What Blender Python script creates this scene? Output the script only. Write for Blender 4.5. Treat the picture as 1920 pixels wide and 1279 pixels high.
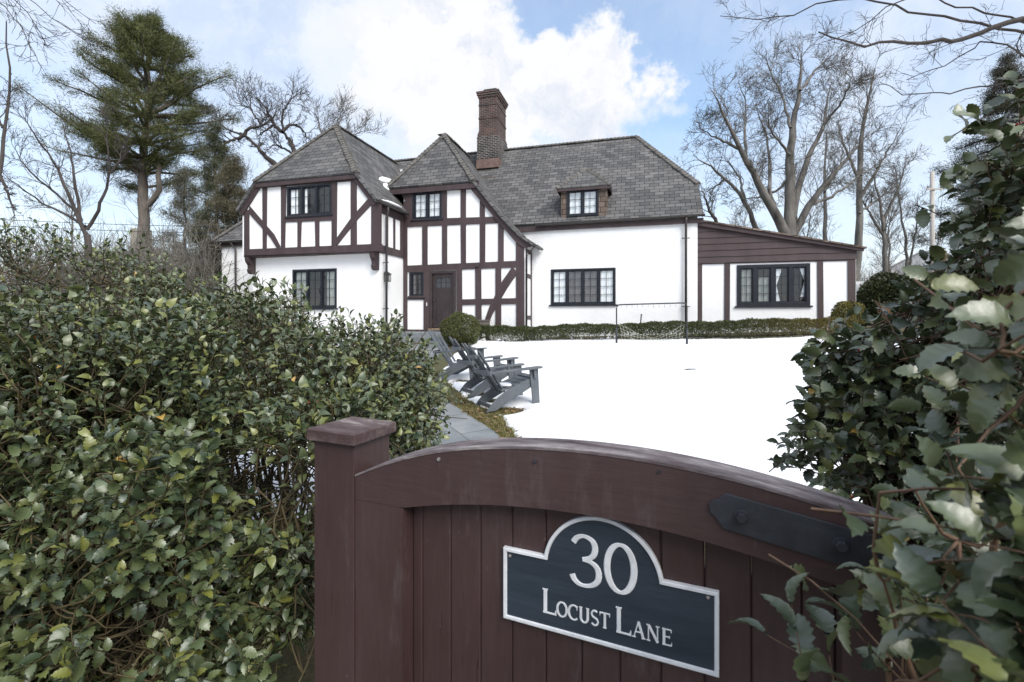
import bpy, math, random
import numpy as np
from mathutils import Vector, geometry, noise as mn
random.seed(7); rng = np.random.default_rng(11)
R = math.radians
for o in list(bpy.data.objects): bpy.data.objects.remove(o)
S = bpy.context.scene; C = S.collection
# ------------------------------------------------------------------ camera
FPX, CX, HY, CAMZ = 880.0, 960.0, 600.0, 1.6
cam = bpy.data.cameras.new('camera'); camo = bpy.data.objects.new('camera', cam); C.objects.link(camo)
cam.sensor_width = 36; cam.lens = 36*FPX/1920; cam.shift_y = -(639.5-HY)/1920
cam.clip_start = 0.03; cam.clip_end = 3000
camo.location = (0, 0, CAMZ); camo.rotation_euler = (R(90), 0, 0)
S.camera = camo
cam.dof.use_dof = True; cam.dof.focus_distance = 3.2; cam.dof.aperture_fstop = 7.0
S.render.resolution_x = 1024; S.render.resolution_y = 682
S.view_settings.view_transform = 'Standard'; S.view_settings.look = 'None'
S.view_settings.exposure = 0.74; S.view_settings.gamma = 1
S.render.engine = 'CYCLES'
# ------------------------------------------------------------------ world
SUN_EL, SUN_AZ = 42, 150     # azimuth measured clockwise from +Y
def pdir(px, py):
    v = Vector(((px-CX)/FPX, 1, (HY-py)/FPX)); return v.normalized()
W = bpy.data.worlds.new('World'); S.world = W; W.use_nodes = True
nt = W.node_tree; N = nt.nodes; L = nt.links; N.clear()
def node(t, **k):
    n = N.new(t)
    for a, b in k.items(): setattr(n, a, b)
    return n
def mth(op, a, b=None, c=None, clamp=False):
    n = N.new('ShaderNodeMath'); n.operation = op; n.use_clamp = clamp
    for i, x in enumerate((a, b, c)):
        if x is None: continue
        if isinstance(x, (int, float)): n.inputs[i].default_value = x
        else: L.new(x, n.inputs[i])
    return n.outputs[0]
out = node('ShaderNodeOutputWorld')
sky = node('ShaderNodeTexSky', sky_type='NISHITA'); sky.sun_disc = False
sky.sun_elevation = R(SUN_EL); sky.sun_rotation = R(SUN_AZ); sky.air_density = 1.3; sky.dust_density = .6; sky.ozone_density = 2.2
bg = node('ShaderNodeBackground'); bg.inputs[1].default_value = 0.15; L.new(sky.outputs[0], bg.inputs[0])
tc = node('ShaderNodeTexCoord'); gen = tc.outputs['Generated']
def tnoise(scale, detail, rough, vec=gen, dist=0.0):
    n = node('ShaderNodeTexNoise'); n.inputs['Scale'].default_value = scale; n.inputs['Detail'].default_value = detail
    n.inputs['Roughness'].default_value = rough; n.inputs['Distortion'].default_value = dist; L.new(vec, n.inputs['Vector']); return n
warp = tnoise(5.0, 8, .62)
vm = node('ShaderNodeVectorMath', operation='SUBTRACT'); L.new(warp.outputs['Color'], vm.inputs[0]); vm.inputs[1].default_value = (.5, .5, .5)
vs = node('ShaderNodeVectorMath', operation='SCALE'); L.new(vm.outputs[0], vs.inputs[0]); vs.inputs['Scale'].default_value = .34
va = node('ShaderNodeVectorMath', operation='ADD'); L.new(gen, va.inputs[0]); L.new(vs.outputs[0], va.inputs[1])
def blob(px, py, rpx, soft, vec=None, sz=1.0):
    """1 inside a patch of sky round the given direction, 0 outside"""
    d = pdir(px, py)
    s = node('ShaderNodeVectorMath', operation='SUBTRACT'); L.new(va.outputs[0] if vec is None else vec, s.inputs[0]); s.inputs[1].default_value = d
    m = node('ShaderNodeVectorMath', operation='MULTIPLY'); L.new(s.outputs[0], m.inputs[0]); m.inputs[1].default_value = (1, 1, sz)
    l = node('ShaderNodeVectorMath', operation='LENGTH'); L.new(m.outputs[0], l.inputs[0])
    mr = node('ShaderNodeMapRange', interpolation_type='SMOOTHSTEP')
    r = rpx/FPX
    mr.inputs['From Min'].default_value = r*(1+soft); mr.inputs['From Max'].default_value = r*(1-soft)
    L.new(l.outputs['Value'], mr.inputs['Value']); return mr.outputs[0]
def addall(xs):
    a = xs[0]
    for b in xs[1:]: a = mth('MAXIMUM', a, b)
    return a
n1 = tnoise(2.2, 9, .6, dist=.4)
veil = node('ShaderNodeMapRange'); L.new(n1.outputs['Fac'], veil.inputs['Value'])
veil.inputs['From Min'].default_value = .36; veil.inputs['From Max'].default_value = .60
veil.inputs['To Min'].default_value = .70; veil.inputs['To Max'].default_value = .97
blue = addall([blob(1180, 25, 190, .6, sz=1.3), blob(1330, 70, 130, .7), blob(1000, 5, 100, .6), blob(1260, 210, 110, .8)])
pale = addall([blob(120, 330, 210, .8, sz=1.4), blob(90, 150, 120, .8), blob(600, 300, 130, .8), blob(1350, 330, 210, .8, sz=1.5), blob(1560, 400, 240, .8, sz=1.6)])
v2 = mth('SUBTRACT', veil.outputs[0], mth('MULTIPLY', blue, .62)); v2 = mth('SUBTRACT', v2, mth('MULTIPLY', pale, .22), clamp=True)
cum = addall([blob(860, 90, 105, .22), blob(1000, 160, 100, .20), blob(1110, 165, 90, .22), blob(1195, 150, 55, .3), blob(900, 200, 120, .3), blob(760, 150, 110, .5), blob(1050, 110, 60, .25), blob(1130, 230, 90, .4)])
cov = mth('MAXIMUM', v2, cum, clamp=True)
n2 = tnoise(6.0, 8, .6, vec=va.outputs[0])
cr = node('ShaderNodeValToRGB'); L.new(n2.outputs['Fac'], cr.inputs[0])
cr.color_ramp.elements[0].position = .33; cr.color_ramp.elements[0].color = (.50, .58, .72, 1)
cr.color_ramp.elements[1].position = .58; cr.color_ramp.elements[1].color = (.66, .71, .80, 1)
mixc = node('ShaderNodeMixRGB'); L.new(cum, mixc.inputs[0]); L.new(cr.outputs[0], mixc.inputs[1])
cr2 = node('ShaderNodeValToRGB'); L.new(n2.outputs['Fac'], cr2.inputs[0])
cr2.color_ramp.elements[0].position = .32; cr2.color_ramp.elements[0].color = (.52, .57, .67, 1)
cr2.color_ramp.elements[1].position = .50; cr2.color_ramp.elements[1].color = (.725, .73, .75, 1); L.new(cr2.outputs[0], mixc.inputs[2])
bgc = node('ShaderNodeBackground'); L.new(mixc.outputs[0], bgc.inputs[0]); bgc.inputs[1].default_value = .82
ms = node('ShaderNodeMixShader'); L.new(cov, ms.inputs[0]); L.new(bg.outputs[0], ms.inputs[1]); L.new(bgc.outputs[0], ms.inputs[2])
L.new(ms.outputs[0], out.inputs[0])
# ------------------------------------------------------------------ sun
sl = bpy.data.lights.new('sun', 'SUN'); sl.energy = 2.3; sl.angle = R(32); sl.color = (1, .96, .9)
so = bpy.data.objects.new('sun', sl); C.objects.link(so)
sd = Vector((math.sin(R(SUN_AZ))*math.cos(R(SUN_EL)), math.cos(R(SUN_AZ))*math.cos(R(SUN_EL)), math.sin(R(SUN_EL))))
so.rotation_euler = sd.to_track_quat('Z', 'Y').to_euler(); so.location = (0, 0, 30)

# ================================================================== helpers
class Mat:
    """small wrapper for a procedural principled material"""
    def __init__(s, name, rough=.6, spec=.5, **kw):
        s.m = bpy.data.materials.new(name); s.m.use_nodes = True
        s.n = s.m.node_tree.nodes; s.l = s.m.node_tree.links
        s.b = s.n['Principled BSDF']; s.b.inputs['Roughness'].default_value = rough
        s.b.inputs['Specular IOR Level'].default_value = spec
        for k, v in kw.items(): s.b.inputs[k.replace('_', ' ')].default_value = v
        s.tc = s.n.new('ShaderNodeTexCoord')
    def noise(s, scale, detail=5, rough=.6, src='Object', stretch=None, dist=0):
        n = s.n.new('ShaderNodeTexNoise'); n.inputs['Scale'].default_value = scale; n.inputs['Detail'].default_value = detail
        n.inputs['Roughness'].default_value = rough; n.inputs['Distortion'].default_value = dist
        if stretch:
            mp = s.n.new('ShaderNodeMapping'); mp.inputs['Scale'].default_value = stretch
            s.l.new(s.tc.outputs[src], mp.inputs[0]); s.l.new(mp.outputs[0], n.inputs['Vector'])
        else: s.l.new(s.tc.outputs[src], n.inputs['Vector'])
        return n.outputs['Fac']
    def ramp(s, fac, stops):
        r = s.n.new('ShaderNodeValToRGB'); s.l.new(fac, r.inputs[0]); e = r.color_ramp.elements
        while len(e) < len(stops): e.new(.5)
        for i, (p, c) in enumerate(stops): e[i].position = p; e[i].color = (*c, 1)
        return r.outputs[0]
    def mix(s, fac, a, b, mode='MIX'):
        m = s.n.new('ShaderNodeMixRGB'); m.blend_type = mode
        for i, x in enumerate((fac, a, b)):
            if isinstance(x, (int, float)): m.inputs[i].default_value = x
            elif isinstance(x, tuple): m.inputs[i].default_value = (*x, 1)
            else: s.l.new(x, m.inputs[i])
        return m.outputs[0]
    def math(s, op, a, b=0.0):
        m = s.n.new('ShaderNodeMath'); m.operation = op
        for i, x in enumerate((a, b)):
            if isinstance(x, (int, float)): m.inputs[i].default_value = x
            else: s.l.new(x, m.inputs[i])
        return m.outputs[0]
    def col(s, c): s.l.new(c, s.b.inputs['Base Color']); return s
    def bump(s, h, strength=.3, dist=.01):
        b = s.n.new('ShaderNodeBump'); b.inputs['Strength'].default_value = strength; b.inputs['Distance'].default_value = dist
        s.l.new(h, b.inputs['Height']); s.l.new(b.outputs[0], s.b.inputs['Normal']); return s
    def roughn(s, fac, a, b):
        m = s.n.new('ShaderNodeMapRange'); s.l.new(fac, m.inputs[0]); m.inputs[3].default_value = a; m.inputs[4].default_value = b
        s.l.new(m.outputs[0], s.b.inputs['Roughness']); return s

def two(name, c1, c2, scale, rough=.7, bs=.3, bd=.01, bscale=None, lo=.35, hi=.65, stretch=None, spec=.4):
    m = Mat(name, rough, spec); f = m.noise(scale, stretch=stretch)
    m.col(m.ramp(f, [(lo, c1), (hi, c2)]))
    m.bump(m.noise(bscale or scale*4, stretch=stretch), bs, bd); return m.m

# stucco
m = Mat('stucco', .9, .2); a = m.noise(1.3, 6); b = m.noise(.9, 5, stretch=(3, 3, .4))
m.col(m.mix(m.ramp(b, [(.5, (0, 0, 0)), (.8, (.18, .18, .18))]), m.ramp(a, [(.3, (.81, .81, .81)), (.7, (.86, .86, .855))]), (.66, .66, .65)))
m.bump(m.noise(9, 6, .65), .55, .02); STUCCO = m.m
m = Mat('timber_paint', .62, .35); a = m.noise(3, 6, stretch=(1, 1, .3))
m.col(m.ramp(a, [(.3, (.046, .031, .033)), (.72, (.072, .050, .052))])); m.bump(m.noise(14, 5, stretch=(2, 2, .5)), .4, .01); TIMBER = m.m
NAVY = two('window_paint', (.008, .010, .015), (.014, .017, .025), 6, .4, .1)
DOORP = two('door_paint', (.030, .020, .021), (.046, .033, .034), 4, .45, .2)
GUTTER = two('gutter_metal', (.040, .036, .035), (.06, .053, .05), 5, .45, .1)
COPPER = two('copper_flashing', (.12, .068, .055), (.20, .13, .11), 5, .5, .3, spec=.5)
def shingle(name, dark, light, moss=0):
    m = Mat(name, .85, .25)
    br = m.n.new('ShaderNodeTexBrick'); br.offset = .5; br.offset_frequency = 2
    nz = m.n.new('ShaderNodeTexNoise'); nz.inputs['Scale'].default_value = 1.6; nz.inputs['Detail'].default_value = 3; m.l.new(m.tc.outputs['UV'], nz.inputs['Vector'])
    sv = m.n.new('ShaderNodeVectorMath'); sv.operation = 'MULTIPLY_ADD'; m.l.new(nz.outputs['Color'], sv.inputs[0]); sv.inputs[1].default_value = (.05, .03, 0); m.l.new(m.tc.outputs['UV'], sv.inputs[2])
    m.l.new(sv.outputs[0], br.inputs['Vector'])
    for k, v in (('Scale', 1), ('Mortar Size', .011), ('Mortar Smooth', .5), ('Bias', -.05), ('Brick Width', .34), ('Row Height', .190)): br.inputs[k].default_value = v
    br.inputs['Color1'].default_value = (*dark, 1); br.inputs['Color2'].default_value = (*light, 1); br.inputs['Mortar'].default_value = (.022, .022, .022, 1)
    big = m.noise(.9, 6, .65, src='UV'); fine = m.noise(38, 3, .7, src='UV')
    c = m.mix(.75, br.outputs['Color'], m.ramp(big, [(.3, (.62, .62, .62)), (.7, (1.25, 1.22, 1.2))]), 'MULTIPLY')
    c = m.mix(.5, c, m.ramp(fine, [(.3, (.6, .6, .6)), (.7, (1.3, 1.3, 1.3))]), 'MULTIPLY')
    m.col(c)
    sx = m.n.new('ShaderNodeSeparateXYZ'); m.l.new(sv.outputs[0], sx.inputs[0])
    fr = m.math('FRACT', m.math('DIVIDE', sx.outputs[1], .190))
    h = m.math('SUBTRACT', m.math('SUBTRACT', m.math('MULTIPLY', br.outputs['Fac'], -1.0), m.math('MULTIPLY', fr, .8)), m.math('MULTIPLY', fine, -.25))
    m.bump(h, .8, .02); return m.m
ROOF = shingle('slate_grey_shingles', (.090, .090, .092), (.172, .169, .167))
CEDAR = shingle('cedar_shingles', (.10, .072, .055), (.22, .175, .15))
def bricks(name, c1, c2, mortar):
    m = Mat(name, .85, .25); br = m.n.new('ShaderNodeTexBrick'); m.l.new(m.tc.outputs['UV'], br.inputs['Vector'])
    for k, v in (('Scale', 1), ('Mortar Size', .012), ('Bias', 0), ('Brick Width', .21), ('Row Height', .075), ('Mortar Smooth', .2)): br.inputs[k].default_value = v
    br.inputs['Color1'].default_value = (*c1, 1); br.inputs['Color2'].default_value = (*c2, 1); br.inputs['Mortar'].default_value = (*mortar, 1)
    f = m.noise(2.5, 6, src='UV'); m.col(m.mix(.7, br.outputs['Color'], m.ramp(f, [(.3, (.5, .5, .5)), (.7, (1.5, 1.45, 1.4))]), 'MULTIPLY'))
    m.bump(m.math('MULTIPLY', br.outputs['Fac'], -1.0), .8, .015); return m.m
BRICK = bricks('weathered_brick', (.105, .050, .043), (.055, .040, .038), (.15, .14, .13))
BRICKD = bricks('dark_brick', (.045, .034, .032), (.022, .020, .021), (.26, .25, .24))
# gate
def gatepaint(name, horiz):
    st = (.10, 1, 1) if horiz else (1, 1, .10)
    m = Mat(name, .5, .4); a = m.noise(4, 7, .65, stretch=(1, 1, .5)); g = m.noise(75, 5, .7, stretch=st); f = m.noise(60, 4, .7, stretch=(1, 1, .07))
    c = m.ramp(a, [(.28, (.045, .0245, .0235)), (.5, (.056, .0315, .031)), (.74, (.068, .042, .0415))])
    c = m.mix(.5, c, m.ramp(g, [(.3, (.78, .78, .78)), (.7, (1.2, 1.2, 1.2))]), 'MULTIPLY')
    c = m.mix(m.ramp(f, [(.665, (0, 0, 0)), (.70, (.85, .85, .85))]), c, (.020, .010, .011))          # hairline cracks down the grain
    wide = m.noise(9, 6, .75, stretch=(1, 1, .25)); c = m.mix(m.ramp(wide, [(.56, (0, 0, 0)), (.70, (.32, .32, .32))]), c, (.16, .13, .135))   # chalky wear
    sc = m.noise(31, 9, .78); c = m.mix(m.ramp(sc, [(.665, (0, 0, 0)), (.68, (.7, .7, .7))]), c, (.30, .25, .24))      # chips
    m.col(c); m.roughn(a, .40, .66); m.bump(m.math('ADD', g, m.math('MULTIPLY', f, -.6)), .45, .0022); return m.m
GATEP = gatepaint('gate_paint', False); GATEH = gatepaint('gate_rail_paint', True)
m = Mat('weathered_gate_top', .7, .35); f = m.noise(28, 8, .7, stretch=(.16, 1, 1)); g2 = m.noise(7, 6, .7)
c = m.ramp(f, [(.34, (.040, .028, .030)), (.46, (.13, .105, .112)), (.56, (.22, .19, .195)), (.66, (.36, .34, .33))])
m.col(m.mix(m.ramp(g2, [(.48, (0, 0, 0)), (.66, (.7, .7, .7))]), c, (.070, .044, .047))); m.bump(f, .8, .004); GATETOP = m.m
IRON = two('black_strap_iron', (.017, .019, .026), (.036, .040, .050), 14, .5, .5, .003, 40, spec=.5)
SIGNB = two('sign_blue_black', (.019, .028, .043), (.034, .047, .066), 9, .45, .5, .002, 60, stretch=(.3, .3, 2), spec=.5)
SIGNW = two('sign_white', (.60, .61, .64), (.76, .77, .80), 30, .5, .4, .001, 90)
SCREW = two('sign_screw', (.20, .20, .20), (.38, .34, .30), 60, .4, .2)
CHAIRP = two('slate_grey_resin', (.080, .090, .100), (.108, .120, .132), 8, .5, .1, spec=.45)
# plant mats: per-leaf colour attribute
def leafmat(name, rough=.35, spec=.5, back=True, coat=0.0):
    m = Mat(name, rough, spec); at = m.n.new('ShaderNodeAttribute'); at.attribute_name = 'tint'
    ge = m.n.new('ShaderNodeNewGeometry'); pale = m.mix(.55, at.outputs['Color'], (.13, .17, .07))
    m.col(m.mix(ge.outputs['Backfacing'], at.outputs['Color'], pale) if back else at.outputs['Color']); m.b.inputs['Coat Weight'].default_value = coat; m.b.inputs['Coat Roughness'].default_value = .46
    return m
lm = leafmat('holly_leaf', .46, .8, coat=.35); lm.bump(lm.noise(160, 3), .25, .002); HOLLY = lm.m
lm = leafmat('holly_leaf_near', .44, .9, coat=.6)
vn = lm.noise(70, 4, .6); lm.bump(vn, .5, .002); HOLLYN = lm.m
NEEDLE = leafmat('needles', .6, .3, False).m
BOXW = leafmat('boxwood_leaf', .55, .35, False).m
BARK = two('grey_bark', (.085, .078, .070), (.21, .197, .18), 2.2, .9, .8, .04, 7, stretch=(1, 1, .35))
BARKD = two('dark_bark', (.035, .030, .028), (.085, .072, .066), 3, .9, .8, .03, 8, stretch=(1, 1, .35))
BARKP = two('pine_bark', (.085, .072, .062), (.18, .152, .13), 2.4, .9, .9, .05, 6, stretch=(1, 1, .3))
STEM = two('olive_stem', (.034, .028, .018), (.12, .092, .042), 9, .7, .4, .003, 60)
STEMB = two('brown_stem', (.10, .055, .035), (.19, .12, .075), 22, .7, .4, .002, 90)
BERRY = Mat('berry', .25, .5); BERRY.col(BERRY.ramp(BERRY.noise(30), [(.3, (.30, .02, .012)), (.7, (.42, .045, .02))])); BERRY = BERRY.m
m = Mat('snow', .75, .3); m.col(m.ramp(m.noise(1.5, 6), [(.3, (.86, .87, .89)), (.7, (.92, .92, .93))])); m.bump(m.noise(5, 7, .6), .35, .03); SNOW = m.m
m = Mat('ground', .95, .2); a = m.noise(.6, 8, .7); b = m.noise(14, 6, .7)
c = m.ramp(b, [(.3, (.045, .036, .026)), (.7, (.12, .10, .06))]); m.col(m.mix(m.ramp(a, [(.45, (0, 0, 0)), (.6, (1, 1, 1))]), c, (.09, .09, .045))); m.bump(b, .8, .03); GROUND = m.m
m = Mat('bluestone', .55, .4); a = m.noise(1.6, 7, .65, dist=.6); b = m.noise(16, 6, .7)
vo = m.n.new('ShaderNodeTexBrick'); vo.inputs['Scale'].default_value = 1; vo.inputs['Brick Width'].default_value = .85; vo.inputs['Row Height'].default_value = .55; vo.inputs['Mortar Size'].default_value = .008
mp = m.n.new('ShaderNodeMapping'); mp.inputs['Rotation'].default_value = (0, 0, R(62)); m.l.new(m.tc.outputs['Object'], mp.inputs[0]); m.l.new(mp.outputs[0], vo.inputs['Vector'])
vo.inputs['Color1'].default_value = (.17, .185, .195, 1); vo.inputs['Color2'].default_value = (.24, .25, .255, 1); vo.inputs['Mortar'].default_value = (.09, .09, .085, 1)
c = m.mix(.8, vo.outputs['Color'], m.ramp(a, [(.3, (.65, .68, .70)), (.55, (1.1, 1.1, 1.1)), (.75, (1.5, 1.5, 1.45))]), 'MULTIPLY'); m.col(c)
m.roughn(a, .35, .7); m.bump(b, .3, .006); STONE = m.m
# glass: thin pane, reflects by angle
gm = bpy.data.materials.new('window_glass'); gm.use_nodes = True; gn = gm.node_tree.nodes; gl = gm.node_tree.links; gn.clear()
go = gn.new('ShaderNodeOutputMaterial'); tr = gn.new('ShaderNodeBsdfTransparent'); gs = gn.new('ShaderNodeBsdfGlossy'); gs.inputs['Roughness'].default_value = .02
gtc = gn.new('ShaderNodeTexCoord'); gno = gn.new('ShaderNodeTexNoise'); gno.inputs['Scale'].default_value = 4; gbp = gn.new('ShaderNodeBump'); gbp.inputs['Strength'].default_value = .12; gbp.inputs['Distance'].default_value = .02
gl.new(gtc.outputs['Object'], gno.inputs['Vector']); gl.new(gno.outputs['Fac'], gbp.inputs['Height']); gl.new(gbp.outputs[0], gs.inputs['Normal'])
tr.inputs[0].default_value = (.96, .98, .98, 1)
lw = gn.new('ShaderNodeLayerWeight'); lw.inputs[0].default_value = .5; pw = gn.new('ShaderNodeMath'); pw.operation = 'POWER'; pw.inputs[1].default_value = 4; gl.new(lw.outputs['Facing'], pw.inputs[0]); gf = gn.new('ShaderNodeMath'); gf.operation = 'MULTIPLY_ADD'; gf.inputs[1].default_value = .7; gf.inputs[2].default_value = .10; gl.new(pw.outputs[0], gf.inputs[0]); gmx = gn.new('ShaderNodeMixShader')
gl.new(gf.outputs[0], gmx.inputs[0]); gl.new(tr.outputs[0], gmx.inputs[1]); gl.new(gs.outputs[0], gmx.inputs[2]); gl.new(gmx.outputs[0], go.inputs[0]); GLASS = gm
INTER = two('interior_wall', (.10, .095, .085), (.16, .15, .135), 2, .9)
CURT = two('white_curtain', (.84, .86, .89), (.92, .93, .95), 3, .9, .1)
CURTG = two('grey_curtain', (.24, .26, .25), (.36, .37, .35), 3, .9, .1)
CURTD = two('dark_shade', (.10, .095, .105), (.16, .15, .16), 3, .9, .1)
WHITEP = two('white_trim', (.60, .61, .62), (.74, .75, .76), 5, .5, .1)

# ------------------------------------------------------------------ object helpers
def tag(o, label=None, cat=None, group=None, kind=None):
    if label: o['label'] = label
    if cat: o['category'] = cat
    if group: o['group'] = group
    if kind: o['kind'] = kind
    return o
def empty(name, loc, rz=0):
    o = bpy.data.objects.new(name, None); C.objects.link(o); o.location = loc; o.rotation_euler = (0, 0, rz); o.empty_display_size = .2; return o
def autouv(me):
    uv = me.uv_layers.new(name='UVMap')
    for p in me.polygons:
        n = p.normal; t = Vector((-n.y, n.x, 0))
        if t.length < 1e-3: t = Vector((1, 0, 0))
        t.normalize(); b = n.cross(t)
        for li in p.loop_indices:
            co = me.vertices[me.loops[li].vertex_index].co
            uv.data[li].uv = (co.dot(t), co.dot(b))
def link(name, me, mat, parent=None, smooth=False):
    me.materials.append(mat); o = bpy.data.objects.new(name, me); C.objects.link(o)
    if parent: o.parent = parent
    if smooth: me.polygons.foreach_set('use_smooth', [True]*len(me.polygons))
    return o
class MB:
    """collects shapes; build() links them as one mesh"""
    def __init__(s, tf=None): s.v = []; s.f = []; s.tf = tf
    def add(s, vs, fs):
        k = len(s.v); s.v += [tuple(s.tf(v)) if s.tf else tuple(v) for v in vs]; s.f += [tuple(i+k for i in f) for f in fs]; return s
    def box(s, x0, x1, y0, y1, z0, z1):
        return s.add([(x0,y0,z0),(x1,y0,z0),(x1,y1,z0),(x0,y1,z0),(x0,y0,z1),(x1,y0,z1),(x1,y1,z1),(x0,y1,z1)],
            [(3,2,1,0),(4,5,6,7),(0,1,5,4),(1,2,6,5),(2,3,7,6),(3,0,4,7)])
    def prism(s, pts, y0, y1):
        """polygon of (x,z) extruded from y0 (front) to y1 (back)"""
        n = len(pts); ar = sum(pts[i][0]*pts[(i+1)%n][1]-pts[(i+1)%n][0]*pts[i][1] for i in range(n))
        if ar < 0: pts = pts[::-1]
        tri = geometry.tessellate_polygon([[Vector((a, b, 0)) for a, b in pts]])
        vs = [(a, y0, b) for a, b in pts]+[(a, y1, b) for a, b in pts]
        fs = []
        if n == 4: fs = [(0,1,2,3),(7,6,5,4)]
        else:
            for t in tri:
                a, b, c = t
                ar2 = (pts[b][0]-pts[a][0])*(pts[c][1]-pts[a][1])-(pts[c][0]-pts[a][0])*(pts[b][1]-pts[a][1])
                if ar2 < 0: b, c = c, b
                fs += [(a, b, c), (a+n, c+n, b+n)]
        fs += [((i+1)%n, i, i+n, (i+1)%n+n) for i in range(n)]
        return s.add(vs, fs)
    def slab(s, pts, th):
        """planar polygon thickened downwards"""
        P = [Vector(p) for p in pts]; nrm = geometry.normal(P[:4] if len(P) > 3 else P)
        if nrm.z < 0: P = P[::-1]; nrm = -nrm
        n = len(P); vs = [tuple(p) for p in P]+[tuple(p-nrm*th) for p in P]
        return s.add(vs, [tuple(range(n)), tuple(range(2*n-1, n-1, -1))]+[((i+1)%n, i, i+n, (i+1)%n+n) for i in range(n)])
    def tube(s, path, r, k=8, cap=True):
        P = [Vector(p) for p in path]; n = len(P); rs = r if isinstance(r, (list, tuple)) else [r]*n; vs = []
        for i, p in enumerate(P):
            t = (P[min(i+1, n-1)]-P[max(i-1, 0)]).normalized(); a = Vector((0, 0, 1)) if abs(t.z) < .9 else Vector((1, 0, 0))
            u = t.cross(a).normalized(); w = t.cross(u)
            for j in range(k): an = 2*math.pi*j/k; vs.append(tuple(p+(u*math.cos(an)+w*math.sin(an))*rs[i]))
        fs = [(i*k+j, i*k+(j+1)%k, (i+1)*k+(j+1)%k, (i+1)*k+j) for i in range(n-1) for j in range(k)]
        if cap: fs += [tuple(range(k))[::-1], tuple(range((n-1)*k, n*k))]
        return s.add(vs, fs)
    def build(s, name, mat, parent=None, smooth=False, bevel=0, uv=True):
        me = bpy.data.meshes.new(name); me.from_pydata(s.v, [], s.f); me.update()
        if uv: autouv(me)
        o = link(name, me, mat, parent, smooth)
        if bevel: b = o.modifiers.new('bevel', 'BEVEL'); b.width = bevel; b.segments = 2; b.limit_method = 'ANGLE'; b.angle_limit = R(40)
        return o
def npmesh(name, verts, faces, mat, parent=None, smooth=False, tint=None):
    """verts (N,3), faces (M,k) with constant k"""
    verts = np.asarray(verts, np.float32); faces = np.asarray(faces, np.int32); M, k = faces.shape
    me = bpy.data.meshes.new(name); me.vertices.add(len(verts)); me.vertices.foreach_set('co', verts.ravel())
    me.loops.add(M*k); me.loops.foreach_set('vertex_index', faces.ravel()); me.polygons.add(M)
    me.polygons.foreach_set('loop_start', np.arange(0, M*k, k, dtype=np.int32)); me.polygons.foreach_set('loop_total', np.full(M, k, np.int32))
    me.update(calc_edges=True)
    if tint is not None:
        at = me.attributes.new('tint', 'FLOAT_COLOR', 'POINT'); t = np.ones((len(verts), 4), np.float32); t[:, :3] = tint; at.data.foreach_set('color', t.ravel())
    return link(name, me, mat, parent, smooth)
def norm(a): return a/np.maximum(np.linalg.norm(a, axis=-1, keepdims=True), 1e-9)
class Tubes:
    """many tapered tubes, numpy"""
    def __init__(s): s.v = []; s.f = []; s.k = 0
    def add(s, path, r, k=5):
        P = np.asarray(path, float); n = len(P); r = np.broadcast_to(np.asarray(r, float), (n,))
        t = np.empty_like(P); t[1:-1] = P[2:]-P[:-2]; t[0] = P[1]-P[0]; t[-1] = P[-1]-P[-2]; t = norm(t)
        a = np.array([0.13, .21, .97]) if abs(t[0, 2]) < .9 else np.array([.97, .1, .2])
        u = norm(np.cross(t, a)); w = np.cross(t, u); an = np.arange(k)*2*np.pi/k
        ring = P[:, None]+r[:, None, None]*(u[:, None]*np.cos(an)[None, :, None]+w[:, None]*np.sin(an)[None, :, None])
        i, j = np.meshgrid(np.arange(n-1), np.arange(k), indexing='ij'); j2 = (j+1) % k
        f = np.stack([i*k+j, i*k+j2, (i+1)*k+j2, (i+1)*k+j], -1).reshape(-1, 4)+s.k
        s.v.append(ring.reshape(-1, 3)); s.f.append(f); s.k += n*k
    def build(s, name, mat, parent=None, off=(0, 0, 0)):
        return npmesh(name, np.concatenate(s.v)-np.array(off), np.concatenate(s.f), mat, parent, True)
def P3(px, py, Y): return np.array([(px-CX)/FPX*Y, Y, CAMZ+(HY-py)/FPX*Y])
def topx(p): return CX+FPX*p[..., 0]/np.maximum(p[..., 1], .01), HY-FPX*(p[..., 2]-CAMZ)/np.maximum(p[..., 1], .01)
def inpoly(x, y, poly):
    x = np.asarray(x); y = np.asarray(y); r = np.zeros(x.shape, bool); n = len(poly)
    for i in range(n):
        x1, y1 = poly[i]; x2, y2 = poly[(i+1) % n]
        if y1 == y2: continue
        c = ((y1 > y) != (y2 > y)) & (x < (x2-x1)*(y-y1)/(y2-y1)+x1); r ^= c
    return r
def sst(x, a, b): t = min(max((x-a)/(b-a), 0), 1); return t*t*(3-2*t)
def gz(X, Y):
    Yc = min(Y, 17.5); z = .065*max(0, Yc-3.46) if Y > 3.46 else 0
    z += .05*min(max(X, 0), 12)*sst(Y, 3, 11)
    if Y > 30: z += (min(Y, 90)-30)*.03
    return z
def gpt(px, py, up=0):
    lo, hi = .5, 80
    for _ in range(50):
        Y = (lo+hi)/2; X = (px-CX)/FPX*Y
        if CAMZ+(HY-py)/FPX*Y > gz(X, Y)+up: lo = Y
        else: hi = Y
    return X, Y

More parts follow.
